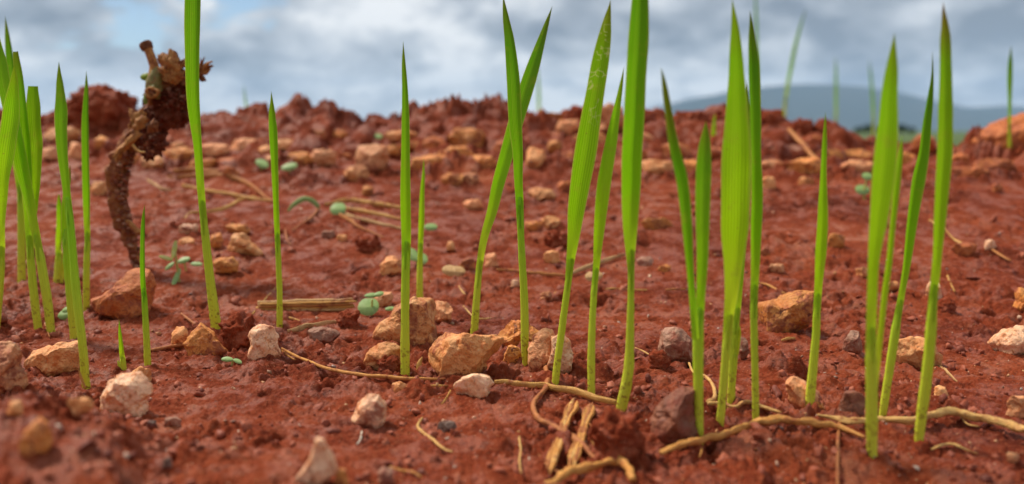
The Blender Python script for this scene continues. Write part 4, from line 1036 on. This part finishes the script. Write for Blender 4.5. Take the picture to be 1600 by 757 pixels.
def build_litter():
    GS_, GR = 'dry straw on the soil', 'thin roots on the soil'
    # split straw: a bundle of fibres pressed together
    b = hit(478, 487); t = thing('straw', b, 'thick split piece of dry straw lying behind the lone thin seedling', 'straw', GS_)
    rng = random.Random(4)
    for i, (dy, w, m, e) in enumerate([(-6,7,'straw_grey',0),(-1,8,'straw_grey',-4),(4,8,'straw',3),(8,6,'straw_grey',-8),(-3,5,'straw',6),(1,4,'straw_orange',1)]):
        y0 = 477 + dy
        strand('fibre', None, None, [(403 + rng.uniform(-3, 5), y0 + 2, w), (450, y0 + .5, w), (505, y0 - .5, w), (551 + e, y0 - 2 + rng.uniform(-1, 1), w * .8)], m, .7, 'span', 0, .10, None, t, 8, 40, (b[1] + .002 - .0004 * i, b[1] + .003 - .0003 * i))
    strand('straw', 'thin slanting straw leaning across the end of the split straw', 'straw', [(394,492,5),(415,468,6),(443,438,5)], 'straw', .5, 'span', 0, .08, GS_)
    strand('straw', 'short pale straw at the foot of the lone thin seedling', 'straw', [(441,498,4),(455,499,5),(472,503,2.5)], 'straw', .6, 'ground', .5, .1, GS_)
    strand('straw', 'flat grey-tan leaf strip below the split straw', 'straw', [(450,519,6),(480,513,11),(520,505,7),(528,505,3)], 'straw_grey', .25, 'ground', .3, .15, GS_)
    strand('root', 'long thin curved root across the middle foreground', 'root', [(440,547,4),(462,559,5.5),(490,571,6),(520,581,6.5),(560,589,7),(600,593,7),(640,596,7),(694,596,5)], 'root', .8, 'ground', 1.3, .08, GR)
    strand('root', 'short offshoot at the left end of the long thin root', 'root', [(441,549,4),(450,557,4),(462,564,2.5)], 'root', .8, 'ground', .5, .1, GR)
    strand('straw', 'flat orange straw right of the pale stone, running under the leaves', 'straw', [(772,599,8),(800,602,10),(860,609,13),(910,620,14),(962,634,10)], 'straw', .35, 'ground', .8, .1, GS_)
    strand('root', 'rusty curling root hanging from the quartz lump', 'root', [(850,572,12),(854,595,11),(850,615,10),(834,634,10),(842,658,11),(872,675,10),(897,689,11),(915,706,11),(930,722,9)], 'root_rust', .9, 'ground', 1.1, .34, GR, None, 12, 70)
    frayed_root('ragged fibrous tan root stick, left of two at the bottom', [(899,628,7),(897,636,16),(893,647,22),(886,660,14),(882,672,16),(877,690,14),(871,706,18),(866,718,20),(860,738,16),(855,753,9)])
    frayed_root('ragged fibrous tan root stick, right of two at the bottom', [(925,632,6),(923,641,16),(920,652,22),(914,668,13),(911,680,15),(907,694,14),(902,708,19),(898,722,21),(894,736,12),(892,746,5)])
    strand('root', 'thick bent orange root at the bottom edge', 'root', [(850,766,15),(880,750,16),(903,740,15),(938,730,14),(965,727,16),(982,736,16),(990,756,13)], 'root', .9, 'ground', 1.1, .3, GR, None, 14, 60)
    strand('root', 'thin vertical rootlet left of the curling rusty root', 'root', [(810,675,4),(813,700,5),(812,720,4.5),(814,742,2.5)], 'root_pale', .8, 'ground', .5, .2, GR)
    strand('root', 'long pale-orange root in front of the forked seedling', 'root', [(1031,710,9),(1060,701,12),(1090,692,13),(1120,687,14),(1145,679,14),(1185,665,14),(1210,660,14),(1236,661,13),(1275,665,12),(1315,671,10),(1352,686,6)], 'root', .9, 'ground', .75, .3, GR, None, 14, 90)
    strand('root', 'rootlet hanging down from the long pale-orange root', 'root', [(1312,664,8),(1310,685,7),(1309,715,7),(1308,762,6)], 'root_rust', .9, 'ground', .6, .15, GR)
    strand('root', 'thick tan root curving out at the right picture edge', 'root', [(1276,650,6),(1300,656,9),(1326,662,12),(1363,661,13),(1400,659,13),(1427,661,14),(1452,656,14),(1480,649,15),(1510,651,15),(1538,658,15),(1575,669,16),(1625,683,16)], 'root_pale', .9, 'ground', .75, .3, GR, None, 14, 90)
    strand('root', 'kinked pale rootlet right of the forked seedling', 'root', [(1077,569,5),(1084,585,5),(1101,590,6),(1112,600,6),(1117,612,7),(1116,625,8),(1106,633,9)], 'root_pale', .9, 'ground', .7, .15, GR)
    strand('root', 'wavy pale rootlet between the broadest and pointed-tip seedlings', 'root', [(1106,634,8),(1134,634,7),(1150,640,7),(1160,633,8),(1177,632,7),(1195,640,7),(1220,648,5)], 'root_pale', .9, 'ground', .8, .15, GR)
    strand('straw', 'grey-tan straw slanting behind the mid-height seedling', 'straw', [(892,430,7),(930,416,9),(976,401,6)], 'straw_grey', .5, 'ground', .9, .12, GS_)
    strand('straw', 'thin orange straw left of the trail-marked seedling', 'straw', [(776,423,5),(810,425,5),(850,430,6),(888,433,5)], 'straw_orange', .6, 'ground', .6, .2, GS_)
    strand('straw', 'bent dry straw standing behind the furthest right seedling', 'straw', [(1468,372,4),(1472,395,5),(1478,420,6),(1484,440,6),(1492,456,4)], 'straw', .6, 'span', 0, .1, GS_)
    strand('straw', 'curled dry strip above the bent dry straw', 'straw', [(1452,345,4),(1473,358,6),(1488,374,7),(1506,384,4)], 'straw', .4, 'ground', .8, .15, GS_)
    strand('straw', 'thin dark strip right of the rusty flake', 'straw', [(1545,388,4),(1560,398,5),(1580,410,3)], 'straw_orange', .5, 'ground', .8, .15, GS_)
    strand('twig', 'blurred orange-brown twig slanting down from the crest', 'twig', [(1234,203,8),(1255,228,9),(1285,262,8),(1312,292,6)], 'straw_orange', .8, 'span', 0, .12, None, None, 10, 40, (.80, .69))
    strand('root', 'small wriggling pale root on bare soil at the bottom middle', 'root', [(660,655,4),(653,669,6),(664,680,6),(679,692,6),(692,703,5),(708,708,3)], 'root_pale', .9, 'ground', .7, .2, GR)
    strand('root', 'pale rootlet lying near the bottom edge beside the grey-tan stone', 'root', [(609,731,4),(628,737,5),(645,739,5),(659,747,3)], 'root', .9, 'ground', .7, .2, GR)
    strand('rootlet', 'tiny white rootlet below the pale oval pebble', 'rootlet', [(566,676,4),(563,688,4.5),(557,697,3)], 'white_rootlet', .8, 'ground', .7, .1)
    strand('root', 'thin bowed root near the lower right corner', 'root', [(1456,703,4),(1472,697,5),(1489,696,5),(1508,703,5),(1528,710,3)], 'root_pale', .9, 'ground', .6, .15, GR)
    strand('root', 'fine tan root left of the orange block stone', 'root', [(1184,443,3),(1200,447,4),(1213,454,4),(1228,461,3)], 'root', .9, 'ground', .7, .15, GR)
    strand('straw', 'short yellow chip of straw below the orange block stone', 'straw', [(1221,533,4),(1230,531,6),(1242,530,4)], 'straw', .6, 'ground', .8, .1, GS_)
    strand('root', 'hair-thin branched root left of the arching seedling', 'root', [(724,479,2.5),(734,490,3),(742,498,3),(752,500,3),(767,497,2)], 'root_pale', .9, 'ground', .7, .15, GR)
    strand('root', 'hair-thin root above the largest tan stone', 'root', [(717,448,2.5),(722,456,3),(727,462,2.5)], 'root_pale', .9, 'ground', .7, .15, GR)
    strand('root', 'fine root right of the tallest dark seedling', 'root', [(992,545,2.5),(1002,549,3),(1018,557,2.5)], 'root_pale', .9, 'ground', .7, .15, GR)
    strand('straw', 'thin chip of straw behind the tallest dark seedling', 'straw', [(946,453,2.5),(958,452,3.5),(978,454,3),(1012,454,3)], 'straw', .6, 'ground', .7, .15, GS_)
    strand('straw', 'thin orange chip left of the forked seedling', 'straw', [(1040,454,3),(1055,453,4),(1072,454,3)], 'straw_orange', .6, 'ground', .7, .15, GS_)
    strand('husk', 'pale papery chip at the foot of the tan overhanging stone', 'husk', [(1466,572,4),(1478,583,7),(1496,600,3)], 'straw_grey', .4, 'ground', .7, .15, 'seed husks')
    strand('husk', 'upright yellow seed husk right of the needle-tip seedling', 'husk', [(657,590,3),(655,580,10),(656,568,9),(660,558,2)], 'straw', .6, 'span', 0, .08, 'seed husks', None, 12, 24, (.325, .327))
    strand('husk', 'orange seed husk lying below the long thin root', 'husk', [(614,604,3),(625,606,9),(640,610,9),(651,609,2)], 'straw_orange', .5, 'ground', .8, .12, 'seed husks')
    strand('husk', 'tan seed husk left of the pale stone under the largest stone', 'husk', [(670,604,3),(684,606,7),(700,604,3)], 'straw', .5, 'ground', .8, .12, 'seed husks')
    strand('straw', 'short straw chip slanting below the tan seed husk', 'straw', [(704,611,3),(698,624,5),(690,634,3)], 'straw', .5, 'ground', .8, .12, GS_)
    strand('straw', 'dry sheath sliver leaning on the lowest left seedling', 'straw', [(133,607,5),(126,590,5),(122,575,2)], 'straw', .5, 'span', 0, .1, GS_, None, 10, 20, (.297, .297))
    strand('straw', 'dry sliver beside the feet of the left clump', 'straw', [(70,508,4),(74,520,5),(78,530,3)], 'straw_orange', .5, 'ground', .8, .1, GS_)
    strand('root', 'rust twig running left from the pointed orange stone', 'root', [(236,549,6),(258,545,7),(283,541,7),(306,541,5)], 'root_rust', .8, 'ground', .7, .15, GR)
    strand('root', 'small rust twig above the dull tan stone', 'root', [(283,492,4),(292,500,5),(306,510,4)], 'root_rust', .8, 'ground', .8, .15, GR)
    for lab, p, m in [('fibre peeling off the left fibrous root stick', [(888,655,3),(880,668,3.5),(872,676,2)], 'root_pale'),
                      ('crooked fibre beside the right fibrous root stick', [(918,660,3),(926,672,3),(924,688,3),(930,700,2)], 'root'),
                      ('short rootlet under the middle of the long pale-orange root', [(1092,692,3),(1096,704,3.5),(1093,716,2)], 'root'),
                      ('thin side root left of the thick bent root', [(842,712,2.5),(852,726,4),(866,735,4),(884,748,3)], 'root_rust'),
                      ('wispy rootlet on the thick tan root near the right edge', [(1500,652,3),(1512,664,3.5),(1530,668,2)], 'root_pale')]:
        strand('rootlet', lab, 'rootlet', p, m, .9, 'ground', 1.0, .25, GR)
    # straw bundles higher on the slope
    for i, (lab, p, m) in enumerate([
        ('upper straw of the bundle left of the needle-tip seedling', [(508,322,6),(545,316,10),(590,322,11),(632,328,8)], 'straw'),
        ('middle straw of the bundle left of the needle-tip seedling', [(538,328,8),(580,336,9),(632,346,7)], 'straw'),
        ('lowest straw of the bundle left of the needle-tip seedling', [(536,336,7),(575,348,8),(632,360,6)], 'straw_grey'),
        ('short frayed straw fanning down from the bundle', [(530,338,8),(548,349,10),(562,358,4)], 'straw_orange'),
        ('thin straw tail trailing down right of the bundle', [(552,352,5),(575,362,5),(600,373,3)], 'straw_orange'),
        ('long straw crossing behind the tall seedling, upper one', [(262,280,8),(320,278,12),(372,284,10),(428,319,6)], 'straw_orange'),
        ('long yellow straw crossing behind the tall seedling, lower one', [(285,293,8),(330,302,9),(380,311,9),(426,316,5)], 'straw'),
        ('bowed straw ending in a hook left of the tall seedling', [(289,345,5),(296,335,6),(316,334,7),(350,328,8),(378,314,7),(400,308,4)], 'straw'),
        ('broad flat straw piece above the crossing straws', [(270,271,10),(310,272,16),(360,278,9)], 'straw_orange'),
        ('pale straw stub left of the crossing straws', [(230,282,5),(250,297,8),(268,299,5)], 'straw_grey')]):
        strand('straw', lab, 'straw', [(x, y, w * .78) for x, y, w in p], m, .35, 'ground', .9, .2, GS_)
    strand('root', 'thin brown stem hanging from the hooked pale leaf', 'root', [(498,327,4),(486,342,4),(470,352,3.5),(456,362,3)], 'root_rust', .9, 'ground', .7, .1, GR)
    strand('root', 'fine stem looping down left of the lone stem of the hooked leaf', 'root', [(446,360,3),(449,375,3),(455,386,2)], 'root_rust', .9, 'ground', .7, .1, GR)

    # broad-leaved weed seedlings
    GW = 'pale green weed seedlings'
    def weed(label, foot, leaves, stem=None, mat='cotyledon', Y=None):
        b = hit(*foot) if Y is None else at(foot[0], foot[1], Y)
        t = thing('weed_seedling', b, label, 'seedling', GW)
        if stem is not None: strand('stem', None, None, stem, 'cotyledon_yellow', .9, 'span', 0, .05, None, t, 8, 16, (b[1], b[1]))
        for i, (x, y, a, bb, ang, nt, mm) in enumerate(leaves):
            blade_disc(x, y, a * .88, bb * (.88 if y > 310 else .58), ang, b[1] - .0012 * i, .8, mm or mat, 'leaf', t, b, nt)
        return t
    weed('pale blue-green round-leaved weed at the end of the split straw', (578,494), [(575.5,480,19,14.5,0,.12,None), (580,462,12,4,.05,0,None), (592,460,9,4,.2,0,None)], [(579,500,4),(581,485,4),(582,468,3)])
    weed('small flat pale leaf left of the big tan block', (610,487), [(610,483,10,3.5,.05,0,None)], [(610,490,3),(610,486,3),(609,482,2)])
    weed('tiny two-leaved white-green sprout below the pointed orange stone', (362,568), [(355,562,11,4,-.05,0,None), (371,565,9,3.5,-.3,0,None)], [(362,572,4),(363,568,4),(363,563,3)])
    weed('yellowish weed sprout with a drooping pale leaf left of the tall seedling', (277,440), [(272,390,4.5,15,.08,0,'cotyledon_yellow'), (259,403.5,14,3.2,-.25,0,'cotyledon_yellow'), (275,434,5,15,-.2,0,'cotyledon')], [(280,446,4),(278,428,4),(275,404,3.5),(274,395,3)], 'cotyledon_yellow')
    weed('blue-green weed with arching leaves just left of the tall seedling', (290,424), [(287,407,11,5,.25,0,None), (265,416,9,4,.7,0,None), (307,413,11,3.5,-.05,0,None)], [(292,430,3),(290,418,3),(288,410,3)])
    weed('pale green leaf peeping out behind the left seedling pair', (99,500), [(100,492,11,8,.1,0,None), (104,484,8,5,.3,0,None)], [(101,504,3),(101,498,3),(101,492,2)])
    weed('round pale leaf in front of the straw bundle', (528,338), [(528,327,14,11,0,.1,None)], [(527,343,4),(527,337,4),(527,330,3)])
    t = thing('weed_seedling', hit(497, 330), 'hooked grey-green leaf arching over the soil left of the straw bundle', 'seedling', GW)
    strand('leaf', None, None, [(450,331,3),(458,322,7),(471,314,9),(484,312,9),(493,317,9),(498,329,5)], 'cotyledon', .4, 'span', 0, .05, None, t, 10, 40, (t.location[1], t.location[1]))
    weed('long pale leaf behind the needle-tip seedling', (650,414), [(643,398,14,9,-.6,0,None), (659,405,11,9,-.4,0,None)], [(652,418,3),(651,410,3),(650,402,3)])
    weed('pale leaf tip right of the short thin seedling on the slope', (672,360), [(673,355,12,6,.0,0,None)], [(670,364,3),(670,360,3),(671,356,2)])
    weed('left blurred pale leaf beside the lone thin seedling', (408,266), [(409,256,13,10,-.4,0,None)], [(408,270,3),(408,264,3),(408,258,2)])
    weed('right blurred pale leaf beside the lone thin seedling', (452,272), [(452,261,14,10,.2,0,None)], [(452,276,3),(452,270,3),(452,264,2)])
    weed('round pale leaf pair left of the broad right-hand leaf', (1350,312), [(1348,297,13,13,0,0,None), (1356,276,10,10,0,0,None)], [(1350,316,4),(1350,300,4),(1354,280,3)])
    weed('faint blurred pale leaf in the rubble left of the needle-tip seedling', (589,224), [(589,214,10,8,0,0,None)], [(589,228,3),(589,222,3),(589,216,2)])
    # dead leaves
    for lab, x, y, a, b, ang, m in [('curled grey-brown dead leaf left of the arching seedling', 709, 424, 19, 9, -.12, 'straw_grey'), ('tan dead leaf piece behind the mid-height seedling', 928, 432, 14, 8, .1, 'straw_grey')]:
        bb = hit(x, y + b); t = thing('dead_leaf', bb, lab, 'leaf'); blade_disc(x, y, a, b, ang, bb[1], .6, m, 'blade', t, bb, .2, .5)
build_litter()

# ------------------------------------------------------------------ the uprooted dead root
def build_root():
    b = hit(212, 416); Y = b[1]; s = mpp(Y); rg = random.Random(12)
    t = thing('dead_root', b, 'bent dead root caked in soil standing up with a frayed crown', 'root')
    def tb(name, pts, mat, flat=.9, rough=.25, n=70, y=(0, 0), sides=22, parent=t):
        S = spline(np.array(pts, float), n); P = np.array([at(S[i, 0], S[i, 1], Y + y[0] + (y[1] - y[0]) * i / (n - 1)) for i in range(n)])
        VV, fc, UV = tube(P, np.maximum(S[:, 2], .4) * s, np.linspace(0, 3, n), b, flat, sides, rough, int(pts[0][0]) + 7)
        return add(name, mesh_from(name, VV, fc, MATS[mat], True, UV), parent)
    stem_pts = [(215,428,11),(212,410,12),(209,390,15),(198,358,21),(187,325,25),(183,295,27),(186,268,29),(195,242,30),(207,215,26),(222,190,24),(238,172,24),(252,155,28)]
    stem = tb('stem', stem_pts, 'root_bark', .9, .34, 260, (0, -.004), 56)
    def lump(name, x, y, w, h, dep, mat, seed, cr, dy=0.0, n=5, parent=t):
        N, Fc = ico(n); sz = math.sqrt(w * h) * s; c = at(x, y, Y + dy)
        X = N * np.array([w / 2 * s, dep / 2 * s, h / 2 * s]); q = N * 1.0 + seed * 2.3
        d = .16 * fbm3(q * 1.6, 4, seed) + cr * (np.abs(fbm3(q * 3.6, 2, seed + 1)) - .3) * .2 + cr * (np.abs(fbm3(q * 10, 2, seed + 2)) - .3) * .06
        X = X + N * (d * sz)[:, None] + c - b
        return add(name, mesh_from(name, X, Fc, MATS[mat]), parent)
    lump('soil_lump', 235, 219, 36, 52, 34, 'soil_crust', 3, .9, -.006, 6)
    lump('soil_lump', 268, 160, 66, 62, 44, 'soil_crust', 4, .9, -.001, 6)
    lump('soil_lump', 246, 182, 38, 46, 30, 'soil_crust', 5, .8, -.004, 5)
    lump('crown', 264, 128, 34, 28, 24, 'bark', 6, .9, -.003, 6)
    # stub with a dark worn rim
    tb('stub', [(246,132,26),(243,115,19),(240,100,14),(234,84,13),(230,74,14),(227,69,13)], 'husk', .95, .12, 40, (-.006, -.006), 18)
    tb('stub_rim', [(232,77,15),(228.5,70.5,17.5),(226,66,15)], 'bark', .95, .15, 12, (-.006, -.006), 18)
    tb('green_stem', [(243,150,22),(243,134,26),(246,118,22),(250,106,12)], 'green_stem', .9, .08, 40, (-.008, -.007), 20)
    # cut scar: ring with a dark hollow
    c = at(237.5, 145, Y - .0155); V = []; fc = []; UV = []
    for i in range(26):
        a = 2 * math.pi * i / 26
        for j in range(8):
            q = 2 * math.pi * j / 8; R = 7.6 * s * (1 + .12 * math.sin(3 * a + 1)); r = (2.6 + .6 * math.sin(5 * a)) * s
            V.append((c[0] + (R + r * math.cos(q)) * math.cos(a) * 1.1, c[1] + r * math.sin(q), c[2] + (R + r * math.cos(q)) * math.sin(a) * .86)); UV.append((j / 8, i / 6))
    for i in range(26):
        for j in range(8): fc.append([i * 8 + j, ((i + 1) % 26) * 8 + j, ((i + 1) % 26) * 8 + (j + 1) % 8, i * 8 + (j + 1) % 8])
    add('scar_ring', mesh_from('scar_ring', np.array(V) - b, fc, MATS['husk'], True, UV), t)
    lump('scar', 237.5, 145, 14, 11, 10, 'bark', 9, .3, -.0135, 4)
    lump('scar', 238, 143, 24, 24, 20, 'green_stem', 12, .1, -.0095, 4)
    blade_disc(227, 120, 8, 6, .2, Y - .006, .2, 'green_bud', 'bud', t, b, .1, .4)
    blade_disc(227.5, 155, 4.5, 8, .0, Y - .008, .2, 'green_bud', 'bud', t, b, 0, .4)
    # torn papery husks: ragged curved sheets with thickness
    def husk(poly, yoff, bulge, seed, mat='husk'):
        P = np.array(poly, float); c = P.mean(0); rng = np.random.default_rng(seed); m = 60
        Q = []; 
        for k in range(m):
            u = k / m * len(P); i = int(u); f = u - i; Q.append(P[i] * (1 - f) + P[(i + 1) % len(P)] * f + rng.normal(0, .9, 2))
        V = []; UV = []; rings = [0.02, .35, .7, 1.0]
        for sd in (0, 1):
            for r in rings:
                for q in Q:
                    p = c + (q - c) * r
                    w = at(p[0], p[1], Y + yoff); n = float(fbm3(np.array([[p[0] / 9, p[1] / 9, seed]]), 3, seed)[0])
                    V.append((w[0], w[1] - bulge * s * (1 - r * r) + n * 3.5 * s + sd * .0006 * (1 - r ** 4), w[2])); UV.append((p[0] / 20, p[1] / 60))
        fc = []
        for sd in (0, 1):
            o = sd * m * len(rings)
            for r in range(len(rings) - 1):
                for k in range(m):
                    f = [o + r * m + k, o + r * m + (k + 1) % m, o + (r + 1) * m + (k + 1) % m, o + (r + 1) * m + k]; fc.append(f if sd else f[::-1])
        return add('husk', mesh_from('husk', np.array(V) - b, fc, MATS[mat], True, UV), t)
    husk([(199,169),(206,170),(212,176),(221,172),(229,178),(224,190),(212,200),(199,202),(203,186)], -.016, 5, 1)
    husk([(246,88),(254,82),(262,86),(266,76),(273,80),(280,92),(278,105),(270,112),(271,126),(263,118),(254,108),(247,100)], -.013, 6, 2)
    husk([(262,100),(270,78),(276,82),(281,95),(276,112),(285,128),(270,130)], -.009, 5, 3, 'bark')
    husk([(243,104),(255,104),(266,112),(268,124),(262,126),(252,116)], -.0175, 4, 4)
    husk([(176,246),(186,230),(200,216),(214,204),(222,210),(208,226),(196,238),(184,254)], -.018, 6, 5)
    husk([(276,112),(290,118),(297,128),(288,134),(277,128)], -.012, 4, 6, 'bark')
    husk([(252,96),(258,84),(264,92),(270,88),(275,100),(284,104),(280,116),(268,118),(258,110)], -.0165, 6, 7)
    husk([(262,116),(276,108),(288,112),(284,124),(274,134),(264,130)], -.0155, 6, 8)
    husk([(226,196),(240,186),(250,192),(246,206),(232,208)], -.0165, 5, 9, 'bark')
    husk([(212,186),(224,180),(232,186),(226,200),(214,206),(206,200)], -.0185, 4, 10)
    for q in range(26):      # splayed torn fibres of the crown
        x0, y0 = rg.uniform(250, 286), rg.uniform(100, 128); an = rg.uniform(-.5, 1.9); ln = rg.uniform(14, 30)
        tb('fibre', [(x0, y0, rg.uniform(4, 8)), (x0 + .5 * ln * math.cos(an) + rg.uniform(-3, 3), y0 - .5 * ln * math.sin(an), rg.uniform(3, 6)), (x0 + ln * math.cos(an), y0 - ln * math.sin(an), 1.0)], ('husk', 'bark', 'husk')[q % 3], .4, .15, 14, (-.008, rg.uniform(-.016, -.004)), 8)
    # side twig that passes behind the tall leaf and frays on the right
    tb('twig', [(272,104,7),(283,100,8),(292,97,6),(304,102,9),(314,108,12)], 'bark', .9, .2, 40, (-.004, -.004), 14)
    tb('twig', [(282,128,14),(296,122,12),(306,118,12),(316,116,10)], 'bark', .9, .25, 30, (-.004, -.004), 14)
    for i, q in enumerate([[(312,106,6),(316,97,4),(320,89,1.2)], [(313,108,7),(322,101,5),(332,96,2)], [(314,112,7),(324,106,6),(333,103,3)], [(314,114,7),(322,114,6),(329,108,2)],
                           [(313,118,6),(318,122,5),(322,127,2)], [(312,110,6),(318,108,7),(326,99,3)], [(313,124,6),(318,126,4),(321,125,2)], [(312,104,5),(314,98,3),(313,91,1)]]):
        tb('fibre', q, 'husk' if i % 2 else 'bark', .6, .1, 16, (-.004, -.005 - .0006 * i), 8)
    tb('rootlet', [(207,226,4),(213,234,4.5),(219,238,4),(227,238,2)], 'root_pale', .8, .1, 20, (-.0185, -.0185), 8)
    tb('rootlet', [(198,345,6),(207,354,8),(215,362,9),(222,362,7)], 'husk', .8, .2, 24, (-.009, -.011), 10)
    tb('rootlet', [(214,400,5),(220,412,4),(226,428,2.5)], 'root_rust', .8, .2, 24, (-.004, -.006), 10)
    # soil grains caked on the stem
    rng = np.random.default_rng(5); S = spline(np.array(stem_pts, float), 300); N, Fc = ico(2); Vs = []; Fs = []; tone = []
    blobs = [(235,219,17,25,16,-.006), (268,160,31,29,21,-.001), (246,182,18,22,14,-.004)]
    for i in range(2500):
        if i < 1000:
            k = S[int(rng.integers(5, 292))]; a = rng.uniform(0, 2 * np.pi); r = k[2] / 2 * 1.02
            if k[1] < 250 and math.cos(a) < -.2: continue
            c = at(k[0] + r * math.cos(a), k[1] + rng.uniform(-3, 3), Y - .002 - r * s * .9 * math.sin(a))
        else:
            q = blobs[int(rng.integers(3))]; d = rng.normal(size=3); d /= np.linalg.norm(d)
            c = at(q[0] + d[0] * q[2], q[1] + d[2] * q[3], Y + q[5]) + np.array([0, d[1] * q[4] * s, 0])
        z = (.0004 + .0010 * rng.random() ** 2.2); R, _ = np.linalg.qr(rng.normal(size=(3, 3)))
        Vs.append((N * (1 + .2 * rng.normal(size=(len(N), 1)))) @ (R * z * np.array([1.2, .9, .8])) + c - b); Fs.append(Fc + len(N) * len(Fs)); tone.append(np.full(len(N), rng.random()))
    me = mesh_from('soil_grains', np.concatenate(Vs), np.concatenate(Fs), MATS['crumb_dark'])
    at_ = me.attributes.new('tone', 'FLOAT', 'POINT'); at_.data.foreach_set('value', np.concatenate(tone).astype(np.float32))
    tag(add('soil_grains', me, t), None, None, None, 'stuff')
plain_mat('root_bark', (.22, .062, .02), (.34, .12, .034), (.12, .03, .012), 170, .7, (4, 10, 1), 0, 1.0, .0016)
grain_mat('crumb_dark', [(.10, .024, .010), (.20, .048, .018), (.28, .075, .028), (.46, .26, .16), (.15, .035, .014), (.24, .06, .022)], .6)
build_root()
